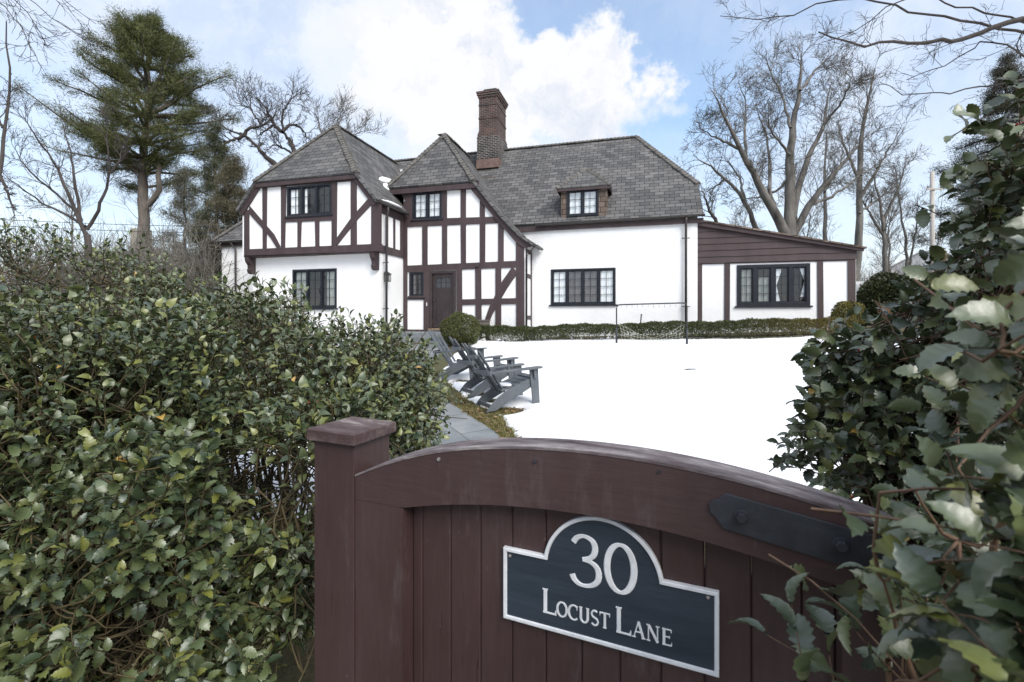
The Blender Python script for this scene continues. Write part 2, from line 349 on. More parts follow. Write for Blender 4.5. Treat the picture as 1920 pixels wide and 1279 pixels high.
# ================================================================== ground, snow, path
def ground_mesh():
    xs = np.concatenate([np.linspace(-400, -40, 10), np.linspace(-36, -12, 13), np.arange(-11, 18, .5), np.linspace(19, 40, 12), np.linspace(60, 400, 10)])
    ys = np.concatenate([np.linspace(-60, -4, 8), np.arange(-3, 22, .5), np.linspace(23, 60, 20), np.linspace(75, 700, 12)])
    V = [(x, y, gz(x, y)) for y in ys for x in xs]; n = len(xs)
    F = [(j*n+i, j*n+i+1, (j+1)*n+i+1, (j+1)*n+i) for j in range(len(ys)-1) for i in range(n-1)]
    return npmesh('ground', V, F, GROUND, smooth=True)
tag(ground_mesh(), kind='structure')
PATH_R = [(0.0, 1.10), (1.4, .95), (3, .45), (4.5, .12), (5.9, -.17), (6.28, -.335), (6.74, -.6), (7.5, -.96), (8.36, -1.38), (9.5, -1.75), (11, -2.0), (14, -2.05), (15.6, -2.05)]
SNOW_L = [(0, 1.6), (3, .9), (4.5, .45), (5.5, .10), (5.9, -.02), (6.18, -.10), (6.8, -.27), (7.6, -.70), (8.45, -1.02), (9.0, -1.28), (10, -1.5), (11, -1.65), (13, -1.7), (16.6, -1.6)]
def interp(tab, y): return float(np.interp(y, [t[0] for t in tab], [t[1] for t in tab]))
def fb(x, y, s, seed=0): return mn.fractal(Vector((x*s, y*s, seed)), 1.0, 2.0, 4)
mb = MB()
ys = np.arange(.3, 15.7, .15); vs = []
for y in ys:
    r = interp(PATH_R, y)+.03*fb(0, y, 1.5, 3); w = 1.15
    for k in range(5): x = r-w*k/4; vs.append((x, y, gz(x, y)+.006+.002*(k % 2)))
mb.add(vs, [((j+1)*5+i+1, (j+1)*5+i, j*5+i, j*5+i+1)[::-1] for j in range(len(ys)-1) for i in range(4)])
tag(mb.build('path', STONE), kind='structure')
def heightpatch(name, x0, x1, y0, y1, st, dfun, mat, th):
    xs = np.arange(x0, x1, st); ys = np.arange(y0, y1, st); nx = len(xs); V = []; keep = []
    for y in ys:
        for x in xs:
            d = dfun(x, y); keep.append(d > -.15)
            s = sst(d, -.02, .22)**.6 if d > -.02 else 0
            V.append((x, y, gz(x, y)-.06+(.06+th)*s+.02*fb(x, y, .7)*s+.05*fb(x, y, .22, 5)*s+(.010*fb(x, y, 2.6, 2) if s > 0 else 0)))
    F = [(j*nx+i, j*nx+i+1, (j+1)*nx+i+1, (j+1)*nx+i) for j in range(len(ys)-1) for i in range(nx-1) if keep[j*nx+i] or keep[j*nx+i+1] or keep[(j+1)*nx+i]]
    return npmesh(name, V, F, mat, smooth=True)
CHAIRS = [(-.45, 7.10, 24, 'C'), (-.80, 8.05, 26, 'B'), (-1.42, 9.45, -14, 'A')]   # rear-foot middle, facing angle
HED_V = 15.35
def toworld(u, v): return (.9637*u+.2667*v, -.2667*u+.9637*v)
def toloc(x, y): return (.9637*x-.2667*y, .2667*x+.9637*y)
def dsnow(x, y):
    d = x-interp(SNOW_L, y)+.10*fb(x, y, 1.6, 9)+.03*fb(x, y, 5, 1)
    u, v = toloc(x, y); d = min(d, (HED_V+.25-v)+.12*fb(x, y, 1.2, 4))
    for hx, hy, hr in ((-.05, 7.0, .13), (-.3, 7.65, .10), (-.62, 8.1, .12), (-.95, 9.2, .15), (-1.75, 14.2, .7)):
        d = min(d, math.hypot(x-hx, (y-hy)*.8)-hr+.08*fb(x, y, 3, 7))
    return d
tag(heightpatch('snow', -2.2, 17, 3.6, 17.5, .07, dsnow, SNOW, .07), kind='structure')
tag(heightpatch('snow', -12, -1.0, 3.0, 15.2, .12, lambda x, y: min(interp(PATH_R, y)-1.75-x+.2*fb(x, y, .8), (y-3.3)+.5*fb(x, y, .6, 3)), SNOW, .06), kind='structure')
# small heaps of snow inside the hedge line and by the wall come with the hedge
# grass strip
def grass():
    n = 26000; Y = rng.uniform(4.5, 10.5, n); X = np.array([rng.uniform(interp(PATH_R, y)-.02, interp(SNOW_L, y)+.45) for y in Y])
    keep = np.array([fb(x, y, 2.5, 6) > -.35 for x, y in zip(X, Y)]); X = X[keep]; Y = Y[keep]; n = len(X)
    Z = np.array([gz(x, y) for x, y in zip(X, Y)]); h = rng.uniform(.012, .045, n); a = rng.uniform(0, 6.28, n)
    lean = rng.uniform(.2, 1.3, n)*h; w = .004
    p = np.stack([X, Y, Z], -1); d = np.stack([np.cos(a), np.sin(a), 0*a], -1); s = np.stack([-np.sin(a), np.cos(a), 0*a], -1)
    V = np.stack([p-s*w, p+s*w, p+d*lean[:, None]+np.array([0, 0, 1])*h[:, None]], 1).reshape(-1, 3)
    t = rng.uniform(0, 1, n)[:, None]; c = np.array([.085, .10, .025])*(1-t)+np.array([.26, .21, .08])*t; c = np.repeat(c, 3, 0)
    return npmesh('grass', V, np.arange(n*3).reshape(-1, 3), BOXW, tint=c)
tag(grass(), kind='stuff')

# ================================================================== the house
HU, HV, HZ = -6.0, 17.0, .9
hx, hy = toworld(HU, HV); house = empty('house', (hx, hy, HZ), -math.atan2(.2667, .9637))
tag(house, 'white stucco house with dark brown half timbering, steep grey shingle roofs and a brick chimney', 'house')
def htf(p): return (p[0]-HU, p[1]-HV, p[2]-HZ)
def HM(): return MB(htf)
def hp(px, py, v):
    rx = (px-CX)/FPX; Y = v/(rx*.2667+.9637); return (Y*(.9637*rx-.2667), CAMZ+(HY-py)/FPX*Y)
def Z1(x, y): return (x/3.045+420, y/3.045+220)
def Z2(x, y): return (x/2.558+700, y/2.558+140)
def Z4(x, y): return (x/4.567+1280, y/4.567+380)
V_L, V_LL, V_G, V_M, V_T = 14.09, 14.45, 16.09, 17.04, 17.14   # wing upper, wing lower, gable, main wall, lean-to
def wall(name, outer, holes, v, th=.3):
    """stucco wall with real openings"""
    mb = HM(); loops = [[Vector((a, b, 0)) for a, b in outer]]+[[Vector((a, b, 0)) for a, b in h] for h in holes]
    flat = [p for l in loops for p in l]; tri = geometry.tessellate_polygon(loops)
    for vv in (v, v+th):
        fs = []
        for a, b, c in tri:
            ar = (flat[b].x-flat[a].x)*(flat[c].y-flat[a].y)-(flat[c].x-flat[a].x)*(flat[b].y-flat[a].y)
            if (ar < 0) == (vv == v): b, c = c, b
            fs.append((a, b, c))
        mb.add([(p.x, vv, p.y) for p in flat], fs)
    for l in loops:
        for i in range(len(l)):
            a, b = l[i], l[(i+1) % len(l)]; mb.add([(a.x, v, a.y), (b.x, v, b.y), (b.x, v+th, b.y), (a.x, v+th, a.y)], [(0, 1, 2, 3)])
    return mb.build(name, STUCCO, house)
def rect(u0, u1, z0, z1): return [(u0, z0), (u1, z0), (u1, z1), (u0, z1)]
def winrect(x0, x1, y0, y1, v):
    a = hp(x0, (y0+y1)/2, v)[0]; b = hp(x1, (y0+y1)/2, v)[0]; xm = (x0+x1)/2
    return a, b, hp(xm, y1, v)[1], hp(xm, y0, v)[1]
WIN = dict(
  upper_wing=(winrect(540, 621, 348.5, 403.5, V_L), V_L, 3, 2, 3, .045),
  lower_wing=(winrect(550.5, 630.5, 506, 577, V_LL), V_LL, 3, 2, 4, .04),
  gable=(winrect(775, 828, 360, 410.5, V_G), V_G, 2, 2, 3, .05),
  beside_door=(winrect(769, 794, 510, 557, V_G), V_G, 1, 2, 4, .07),
  main=(winrect(1034.5, 1153, 505, 570, V_M), V_M, 4, 2, 4, .035),
  lean=(winrect(1383, 1517, 497, 572, V_T), V_T, 4, 2, 4, .085))
def window(key, curtains, mat=NAVY, label=None, sill=True):
    (u0, u1, z0, z1), v, nc, cols, rows, fw = WIN[key]
    f = HM(); yf, yb = v-.035, v+.10
    o = .025   # frame laps the wall
    f.box(u0-o, u0+fw, yf, yb, z0-o, z1+o); f.box(u1-fw, u1+o, yf, yb, z0-o, z1+o)
    f.box(u0+fw, u1-fw, yf, yb, z0-o, z0+fw); f.box(u0+fw, u1-fw, yf, yb, z1-fw, z1+o)
    cw = (u1-u0)/nc
    for i in range(1, nc): c = u0+cw*i; f.box(c-fw*.75, c+fw*.75, yf+.006, yb-.004, z0+fw, z1-fw)
    w = tag(f.build('window', mat, house, bevel=.004), label)
    mu = HM(); gm_ = HM()
    for i in range(nc):
        a = u0+cw*i+fw*.75+(.02 if i else fw*.25+.02); b = u0+cw*(i+1)-fw*.75-(.02 if i < nc-1 else fw*.25+.02); za, zb = z0+fw+.02, z1-fw-.02
        for p in (a, b): mu.box(p-.02, p+.02, v+.01, v+.06, za-.02, zb+.02)
        for q in (za, zb): mu.box(a+.02, b-.02, v+.012, v+.058, q-.02, q+.02)
        for k in range(1, cols): p = a+(b-a)*k/cols; mu.box(p-.006, p+.006, v+.018, v+.045, za+.02, zb-.02)
        for k in range(1, rows):
            q = za+(zb-za)*k/rows
            for kk in range(cols):
                aa = a+(b-a)*kk/cols+(.006 if kk else .02); bb = a+(b-a)*(kk+1)/cols-(.006 if kk < cols-1 else .02)
                mu.box(aa, bb, v+.018, v+.045, q-.006, q+.006)
        gm_.add([(a, v+.03, za), (b, v+.03, za), (b, v+.03, zb), (a, v+.03, zb)], [(0, 1, 2, 3)])
    mu.build('casement', mat, w); gm_.build('pane', GLASS, w)
    if sill: HM().box(u0-.09, u1+.09, v-.07, v-.001, z0-.075, z0-.027).build('sill', mat, w, bevel=.005)
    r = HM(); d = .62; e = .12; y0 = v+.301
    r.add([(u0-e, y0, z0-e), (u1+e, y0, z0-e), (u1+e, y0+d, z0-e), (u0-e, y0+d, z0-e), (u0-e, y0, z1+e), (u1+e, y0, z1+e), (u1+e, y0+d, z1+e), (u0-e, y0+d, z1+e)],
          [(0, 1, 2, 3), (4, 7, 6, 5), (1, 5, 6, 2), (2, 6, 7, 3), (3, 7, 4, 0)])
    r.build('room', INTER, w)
    for (fa, fb_, top, bot, m, taper) in curtains:   # fractions of the opening
        n = 40; c = []; U = u1-u0; H = z1-z0
        for j, t in enumerate((0, .5, 1)):
            wa, wb = fa, fb_
            if taper == 'L' and t > 0: wb = fa+(fb_-fa)*(.35 if t == .5 else .75)
            if taper == 'R' and t > 0: wa = fb_-(fb_-fa)*(.35 if t == .5 else .75)
            for i in range(n+1):
                x = u0+U*(wa+(wb-wa)*i/n); c.append((x, v+.074+.008*math.sin(i*2*math.pi/4.4+.4*math.sin(i)), z1-H*(top+(bot-top)*t)))
        HM().add(c, [(j*(n+1)+i, (j+1)*(n+1)+i, (j+1)*(n+1)+i+1, j*(n+1)+i+1) for j in range(2) for i in range(n)]).build('curtain', m, w, smooth=True)
    return w
def hole(k): (a, b, c, d) = WIN[k][0]; return [(a, c), (a, d), (b, d), (b, c)]
GB = .55   # walls start below ground
# --- walls
L0, L1 = -14.25, -8.72; LC = -11.48
lowL = 3.98
upper = [(L0, lowL), (L1, lowL), (L1, 5.55), (LC+2.10, 6.52), (LC-2.10, 6.52), (L0, 5.55)]
wall('wall', upper, [hole('upper_wing')], V_L)
wall('wall', rect(L0+.12, L1-.02, GB, lowL-.02), [hole('lower_wing')], V_LL)
dr = (hp(806.5, 560, V_G)[0], hp(855, 560, V_G)[0], hp(830, 616, V_G)[1], hp(830, 508, V_G)[1])
G1 = -3.97
gout = [(L1+.001, GB), (G1, GB), (G1, 4.45), (-4.45, 4.85), (-5.9, 6.54), (-8.72, 6.54)]
wall('wall', gout, [hole('gable'), hole('beside_door'), [(dr[0], dr[2]), (dr[0], dr[3]), (dr[1], dr[3]), (dr[1], dr[2])]], V_G)
wall('wall', rect(-6.2, 1.82, GB, 5.10), [hole('main')], V_M)
wall('wall', [(1.83, GB), (6.5, GB), (6.5, 3.80), (1.83, 4.88)], [hole('lean')], V_T)
b = HM()
b.box(L1-.3, L1-.001, V_L+.301, V_G-.001, lowL, 5.56); b.box(L1-.32, L1-.021, V_LL+.301, V_G-.001, GB, lowL-.021)   # wing side
b.box(L0, L0+.3, V_L+.301, V_M+.29, lowL, 5.56); b.box(L0+.12, L0+.42, V_LL+.301, V_M+.29, GB, lowL-.021)
b.box(G1-.3, G1-.001, V_G+.301, V_M+.2, GB, 4.38)                                                     # gable side
b.prism([(-18.4, GB), (L0-.01, GB), (L0-.01, 5.12), (-18.4, 5.12)], V_M, V_M+.3)                        # far left wall
b.box(-18.4, -18.1, V_M+.301, 24, GB, 5.1); b.box(6.2, 6.5, V_T+.301, 21.5, GB, 3.8)
b.box(-18.4, 1.8, 24.0, 24.3, GB, 5.1); b.box(1.85, 6.5, 21.5, 21.8, GB, 3.8)
b.build('side_wall', STUCCO, house)
b = HM(); b.add([(1.82, 17.05, GB), (1.82, 24.2, GB), (1.82, 24.2, 5.0), (1.82, 22.95, 6.38), (1.82, 18.05, 6.38), (1.82, 17.05, 5.1)], [(0, 1, 2, 3, 4, 5)]); b.build('gable_end', STUCCO, house)
HM().box(L0+.01, L1-.01, V_L+.05, V_LL+.2, lowL-.06, lowL-.002).build('overhang_soffit', TIMBER, house)
# --- roofs
RT = .10
def rz(v): return 5.15+(v-16.85)*1.1507
r = HM(); RE = -.2
r.slab([(-18.75, 16.85, 5.15), (2.0, 16.85, 5.15), (1.95, 18.05, rz(18.05)), (RE, 20.5, 9.35), (-15.3, 20.5, 9.35)], RT)
r.slab([(1.95, 18.05, rz(18.05)), (1.95, 22.95, rz(18.05)), (RE, 20.5, 9.35)], RT)
r.slab([(-18.75, 24.15, 5.15), (-15.3, 20.5, 9.35), (RE, 20.5, 9.35), (1.95, 22.95, rz(18.05)), (2.0, 24.15, 5.15)], RT)
r.slab([(-18.75, 16.85, 5.15), (-15.3, 20.5, 9.35), (-18.75, 24.15, 5.15)], RT)
main_roof = r.build('roof', ROOF, house)
WR, WS = 9.2, 1.206
def wz(u): return WR-abs(u-LC)*WS
r = HM(); A = (LC, 15.78, WR)
r.slab([A, (LC+2.14, 13.93, wz(LC+2.14)), (LC+2.14, 19.0, wz(LC+2.14)), (LC, 20.5, WR)], RT)
r.slab([(LC+2.14, 13.93, wz(LC+2.14)), (LC+2.95, 13.93, wz(LC+2.95)), (LC+2.95, 16.088, wz(LC+2.95)), (LC+2.14, 16.40, wz(LC+2.14))], RT)
r.slab([A, (LC, 20.5, WR), (LC-2.95, 17.6, wz(LC-2.95)), (LC-2.95, 13.93, wz(LC-2.95)), (LC-2.14, 13.93, wz(LC-2.14))], RT)
r.slab([A, (LC-2.14, 13.93, wz(LC-2.14)), (LC+2.14, 13.93, wz(LC+2.14))], RT)
r.build('roof', ROOF, house)
GA = (-7.72, 17.65, 9.15); r = HM()
GP = [(-7.72, 9.15), (-5.8, 6.62), (-4.75, 5.30), (-4.1, 4.62), (-3.60, 4.27)]
backs = [20.4, 18.5, 17.6, 17.2, 17.038]
r.slab([GA, (-5.8, 15.9, 6.62), (-5.8, 18.5, 6.62), (-7.72, 20.4, 9.15)], RT)
for i in range(1, 4):
    (a, za), (c, zc) = GP[i], GP[i+1]; r.slab([(a, 15.9, za), (c, 15.9, zc), (c, backs[i+1], zc), (a, backs[i+1], za)], RT)
    if backs[i] > backs[i+1]: r.slab([(a, backs[i+1], za), (c, backs[i+1], zc), (a, backs[i], za)], RT)
r.slab([GA, (-7.72, 20.4, 9.15), (-9.4, 18.6, 6.62), (-9.4, 15.9, 6.62)], RT)
r.slab([GA, (-9.4, 15.9, 6.62), (-5.8, 15.9, 6.62)], RT)
r.build('roof', ROOF, house)
# hip and ridge caps of overlapping shingles
caps = HM()
def capline(p, q, w=.13):
    p = Vector(p); q = Vector(q); d = (q-p); n = max(2, int(d.length/.17)); t = d.normalized(); s = t.cross(Vector((0, 0, 1))).normalized(); up = s.cross(t)
    for i in range(n):
        a = p+d*(i/n); c = p+d*((i+1.25)/n) if i < n-1 else q; ja = w*random.uniform(.85, 1.15)
        vs = []
        for (pt, lift) in ((a, .045), (c, .018)):
            vs += [tuple(pt-s*ja-up*.055+up*lift), tuple(pt+up*lift+up*.02), tuple(pt+s*ja-up*.055+up*lift)]
            vs += [tuple(pt-s*ja-up*.075+up*lift*.5), tuple(pt-up*.02), tuple(pt+s*ja-up*.075+up*lift*.5)]
        caps.add(vs, [(0, 1, 7, 6), (1, 2, 8, 7), (0, 3, 4, 1), (1, 4, 5, 2), (3, 0, 6, 9), (2, 5, 11, 8)])
for p, q in (((LC-2.14, 13.93, 6.64), A), ((LC+2.14, 13.93, 6.64), A), (A, (LC, 20.5, WR)), ((-9.4, 15.9, 6.64), GA), ((-5.8, 15.9, 6.64), GA), (GA, (-7.72, 20.3, 9.15)),
             ((RE, 20.5, 9.35), (-15.3, 20.5, 9.35)), ((1.97, 18.0, 6.5), (RE, 20.5, 9.35)), ((1.97, 22.95, 6.5), (RE, 20.5, 9.35)), ((-18.75, 16.85, 5.2), (-15.3, 20.5, 9.35))): capline(p, q)
caps.build('hip_caps', two('hip_cap_shingles', (.085, .080, .074), (.17, .16, .145), 6, .9, .6, .01), house)
# --- dormer
dm = HM(); DC = -2.02; DV = 17.0
(a0, z_t) = hp(1052, 352, DV); (a1, _) = hp(1138, 350, DV); dz0, dz1 = 5.20, 6.44
WIN['dormer'] = (winrect(1064, 1121, 356, 404, DV), DV, 2, 2, 3, .04)
wu0, wu1, wz0, wz1 = WIN['dormer'][0]
dz1 = wz1+.03
dm.box(a0, wu0-.03, DV, DV+.12, dz0, dz1); dm.box(wu1+.03, a1, DV, DV+.12, dz0, dz1)
dm.box(a0, a0+.1, DV+.12, DV+1.4, dz0, dz1); dm.box(a1-.1, a1, DV+.12, DV+1.4, dz0, dz1)
dm.box(wu0-.03, wu1+.03, DV+.02, DV+.12, dz0, wz0-.03)
dormer = dm.build('dormer', CEDAR, house)
DA = ((a0+a1)/2, 17.75, 7.30); e = .14; f0, f1 = a0-e, a1+e; fz = dz1+.05; fv = DV-.16
r = HM(); r.slab([(f0, fv, fz), (f1, fv, fz), DA], .05); vb = 18.2
r.slab([(f1, fv, fz), (f1, vb, fz), (DA[0], 18.75, 7.30), DA], .05); r.slab([(f0, fv, fz), DA, (DA[0], 18.75, 7.30), (f0, vb, fz)], .05)
r.build('dormer_roof', ROOF, dormer)
caps = HM(); capline((f0, fv, fz+.01), DA, .07); capline((f1, fv, fz+.01), DA, .07); caps.build('hip_caps', bpy.data.materials['hip_cap_shingles'], dormer)
b = HM(); b.box(f0+.01, f1-.01, fv+.02, fv+.05, fz-.12, fz-.04); b.box(f0+.01, f0+.04, fv+.05, 18, fz-.12, fz-.04); b.box(f1-.04, f1-.01, fv+.05, 18, fz-.12, fz-.04)
b.box(f0+.04, f1-.04, fv+.05, DV+.2, fz-.1, fz-.07); b.build('dormer_eave', TIMBER, dormer)
# --- timbers
class TB:
    def __init__(s, zf, v, out=.03, th=.09): s.m = HM(); s.zf = zf; s.v = v; s.out = out; s.th = th; s.k = 0
    def p(s, *pts, out=None):
        pl = []
        for i in range(0, len(pts), 2): px, py = s.zf(pts[i], pts[i+1]); pl.append(hp(px, py, s.v))
        s.q(pl, out)
    def q(s, pl, out=None):
        s.k += 1; o = s.out if out is None else out; o += .0007*s.k
        s.m.prism(pl, s.v-o, s.v-o+s.th)
    def strip(s, up, lo, out=None):
        for i in range(len(up)-1):
            s.p(*up[i], *up[i+1], *lo[i+1], *lo[i], out=out); s.k -= 1
            s.k += .02
    def build(s): return s.m.build('timber_framing', TIMBER, house)
t = TB(Z1, V_L)
t.p(118,755, 118,790, 900,764, 900,722)
t.p(118,530, 146,530, 147,756, 118,756); t.p(222,395, 248,393, 245,752, 224,752)
t.p(328,392, 358,390, 350,745, 329,746); t.p(617,370, 648,368, 645,734, 617,735); t.p(726,362, 759,360, 760,728, 726,730)
t.p(843,470, 896,470, 896,724, 843,727)
t.p(190,378, 775,324, 775,362, 205,406)
t.p(345,566, 640,552, 640,590, 345,600); t.p(423,598, 445,597, 440,742, 423,742); t.p(522,594, 546,592, 546,738, 525,738)
t.strip([(150,508),(228,600),(288,668),(326,742)], [(145,548),(222,634),(270,690),(305,746)], out=.034)
t.strip([(646,692),(726,580),(830,462)], [(648,732),(760,590),(846,498)], out=.034)
t.q([(LC-2.16, 6.58), (LC-2.95, 5.60), (LC-2.72, 5.46), (LC-1.95, 6.42)], out=.06); t.q([(LC+2.16, 6.58), (LC+2.95, 5.60), (LC+2.72, 5.46), (LC+1.95, 6.42)], out=.06)
t.build()
t = TB(Z2, V_G)
t.q([(-8.715, GB), (-8.56, GB), (-8.56, 6.1), (-8.715, 6.1)])
t.p(100,540, 505,508, 505,548, 128,572); t.p(158,560, 192,562, 190,700, 158,700); t.p(327,545, 354,543, 354,722, 329,722)
t.p(190,545, 330,540, 330,562, 190,568); t.p(128,560, 160,560, 160,612, 150,600)
t.p(420,540, 445,538, 445,692, 420,692); t.p(512,555, 534,585, 536,690, 512,690)
t.p(158,695, 600,682, 628,712, 158,732); t.p(236,728, 261,727, 261,917, 236,917); t.p(331,722, 355,720, 355,912, 331,912)
t.p(420,716, 445,714, 445,908, 422,908); t.p(512,710, 538,708, 537,905, 512,905); t.p(600,703, 626,702, 626,900, 600,900)
t.p(158,917, 700,893, 700,925, 158,945); t.p(243,942, 273,940, 270,1225, 243,1225); t.p(400,933, 426,931, 428,1230, 401,1230)
t.p(490,928, 518,926, 520,1230, 492,1230); t.p(587,922, 614,920, 614,1230, 587,1230)
t.p(428,1078, 690,1072, 690,1100, 428,1105); t.p(685,788, 724,800, 724,1230, 687,1230)
t.p(168,1062, 243,1062, 243,1080, 168,1080); t.p(168,940, 250,940, 250,948, 168,948)
t.strip([(668,922),(614,1000),(585,1062),(560,1110),(538,1172)], [(692,952),(640,1030),(605,1090),(572,1150),(545,1212)], out=.034)
t.q([(-5.86, 6.56), (-4.75, 5.20), (-4.1, 4.52), (-3.66, 4.20), (-3.97, 4.13), (-4.28, 4.33), (-4.98, 5.13), (-6.12, 6.5)], out=.07)
t.q([(-8.56, GB), (dr[0]-.12, GB), (dr[0]-.12, 1.24), (-8.56, 1.24)])
t.build()
t = TB(Z4, V_T)
t.p(122,530, 166,528, 166,1060, 122,1060); t.p(357,520, 405,518, 402,1060, 355,1060); t.p(1150,500, 1200,498, 1205,1060, 1155,1060)
t.p(1410,480, 1478,480, 1478,1060, 1414,1060); t.p(125,500, 1475,474, 1475,498, 125,530, out=.028); t.build()
# clapboards with a wavy lower edge on the lean-to
def ltop(u): return 4.93-(u-1.83)*.2335
cb = HM(); z = 3.52; i = 0
while z < 4.95:
    z2 = z+.215; ua = 1.83; ub = 6.5; n = 40; vs = []
    if ltop(ub) < z: ub = 1.83+(4.93-z)/.2335
    if ub-ua < .1: break
    for k in range(n+1):
        u = ua+(ub-ua)*k/n; zt = min(z2+.03, ltop(u)); zb = min(z+.016*fb(u, i*7.3, 1.1, 2), zt)
        vs += [(u, V_T-.065, zb), (u, V_T-.038, zt), (u, V_T-.02, zb), (u, V_T-.001, zt)]
    fs = []
    for k in range(n): a = 4*k; fs += [(a, a+4, a+5, a+1), (a+2, a+6, a+4, a), (a+1, a+5, a+7, a+3)]
    cb.add(vs, fs); z = z2; i += 1
cb.build('clapboards', TIMBER, house)
r = HM(); r.slab([(1.82, V_T-.2, 5.01), (6.72, V_T-.2, 3.865), (6.72, 21.9, 3.865), (1.82, 21.9, 5.01)], .05); r.build('roof', CEDAR, house)
HM().prism([(1.83, 4.95), (6.66, 3.822), (6.66, 3.74), (1.83, 4.80)], V_T-.15, V_T-.07).build('rake_board', TIMBER, house)
# wing side and gable side timbers (facing right)
b = HM(); o = L1+.028
b.box(L1-.05, o, V_L-.03, V_L+.22, lowL-.02, 5.55); b.box(L1-.05, o-.002, V_L+.22, V_G-.04, lowL-.04, lowL+.22); b.box(L1-.05, o-.002, V_L+.22, V_G-.04, 5.30, 5.6)
for v in (14.86, 15.36, 15.86): b.box(L1-.05, o, v-.06, v+.06 if v < 15.8 else V_G-.035, lowL+.22, 5.30)
o = G1+.028
b.build('side_timbers', TIMBER, house); b = HM(); b.box(G1-.05, o, V_G+.06, V_G+.15, GB, 4.2); b.box(G1-.05, o, V_M-.12, V_M-.001, GB, 4.15)
for z in (1.05, 1.62, 3.12, 4.0): b.box(G1-.05, o-.003, V_G+.15, V_M-.12, z, z+.14)
b.build('side_timbers', TIMBER, house)
# corbels under the overhang
for uc in (L0+.16, L1-.14):
    prof = [(0, 0), (.34, 0), (.34, -.10), (.30, -.22), (.22, -.30), (.20, -.42), (.24, -.50), (.20, -.60), (.10, -.64), (.04, -.62), (0, -.62)]
    c = HM(); n = len(prof); u0, u1 = uc-.09, uc+.09
    vs = [(u0, V_LL-a, lowL-.03+z_) for a, z_ in prof]+[(u1, V_LL-a, lowL-.03+z_) for a, z_ in prof]
    c.add(vs, [tuple(range(n)), tuple(range(2*n-1, n-1, -1))]+[((i+1) % n, i, i+n, (i+1) % n+n) for i in range(n)]); c.build('corbel', TIMBER, house)
# eave boards and gutters
for bx in ((-4.6, 2.0, 16.93, 16.99, 4.88, 5.04), (-18.6, L0-.1, 16.93, 16.99, 4.9, 5.06), (-9.35, -5.75, 15.93, 15.99, 6.36, 6.54), (LC-2.1, LC+2.1, 13.96, 14.02, 6.42, 6.55)):
    HM().box(*bx).build('eave_board', TIMBER, house)
HM().box(-9.30, -5.8, 15.99, V_G+.01, 6.38, 6.42).build('soffit', TIMBER, house)
def gutter(name, p, q, rad=.065, parent=house):
    """half-round channel"""
    p = Vector(p); q = Vector(q); d = (q-p).normalized(); s = d.cross(Vector((0, 0, 1))).normalized(); n = 9; vs = []
    for rr in (rad, rad-.008):
        for pt in (p, q):
            for i in range(n): a = math.pi*i/(n-1); vs.append(tuple(pt+s*math.cos(a)*rr-Vector((0, 0, 1))*math.sin(a)*rr))
    fs = []
    for i in range(n-1): fs += [(i, i+1, n+i+1, n+i), (2*n+i, 3*n+i, 3*n+i+1, 2*n+i+1), (i, 2*n+i, 2*n+i+1, i+1), (n+i, n+i+1, 3*n+i+1, 3*n+i)]
    fs += [(0, n, 3*n, 2*n), (n-1, 3*n-1, 4*n-1, 2*n-1)]
    m = HM(); m.add(vs, fs); return m.build(name, GUTTER, parent, smooth=False)
gutter('gutter', (-3.75, 16.83, 5.10), (2.03, 16.83, 5.14), .075)
gutter('gutter', (LC+2.99, 13.90, 5.60), (LC+2.99, 16.0, 5.60)); gutter('gutter', (-3.56, 15.92, 4.22), (-3.56, 17.0, 4.22)); gutter('gutter', (-18.8, 16.83, 5.10), (-15.3, 16.83, 5.10))
def downspout(pts, brackets, rad=.042):
    m = HM(); m.tube(pts, rad, 10); d = m.build('downspout', GUTTER, house, smooth=True)
    for (u, v, z) in brackets: HM().box(u-.13, u+.13, v-.012, v+.012, z-.014, z+.014).build('bracket', GUTTER, d)
ud = hp(1286, 500, V_M-.1)[0]
downspout([(ud, 16.83, 5.06), (ud, 16.83, 4.95), (ud, 16.93, 4.80), (ud, 16.93, .8)], [(ud, 16.95, 4.38), (ud, 16.95, 2.05)])
ud2 = L1+.14
downspout([(LC+2.99, 14.55, 5.55), (LC+2.99, 14.55, 5.40), (ud2, 14.60, 5.15), (ud2, 14.60, .8)], [(ud2-.06, 14.62, 3.6), (ud2-.06, 14.62, 2.0)])
ud3 = hp(442, 480, V_M-.1)[0]
downspout([(ud3-.15, 16.83, 5.05), (ud3-.12, 16.85, 4.95), (ud3, 16.93, 4.75), (ud3, 16.93, .8)], [(ud3, 16.95, 3.9)])
downspout([(-3.6, 15.98, 4.18), (-3.75, 16.0, 4.0), (-3.90, 16.02, 3.85), (-3.90, 16.02, .8)], [], .03)
# chimney
ch = HM(); cu0 = hp(898, 250, 19.5)[0]; cu1 = hp(932, 250, 19.5)[0]; cz = lambda y: hp(915, y, 19.5)[1]; cd = 1.35
ch.box(cu0, cu1, 19.5, 19.5+cd, cz(252), cz(182))
for y0, y1, e in ((256, 250, .05), (250, 246, .025), (222, 219, .02), (197, 195, .02), (182, 178, .04), (178, 174, .075), (174, 171, .10)):
    ch.box(cu0-e, cu1+e, 19.5-e, 19.5+cd+e, cz(y0)+.001, cz(y1))
chim = ch.build('chimney', BRICK, house)
HM().box(cu0-.07, cu1+.07, 19.43, 19.5+cd+.07, cz(300), cz(256)).build('chimney_base', BRICKD, chim)
f = HM(); f.box(cu0-.09, cu1+.09, 19.40, 19.5+cd+.09, cz(316), cz(299)); f.box(cu0-.14, cu1+.12, 19.05, 19.42, rz(19.05)-.1, rz(19.05)+.02); f.build('flashing', COPPER, chim)
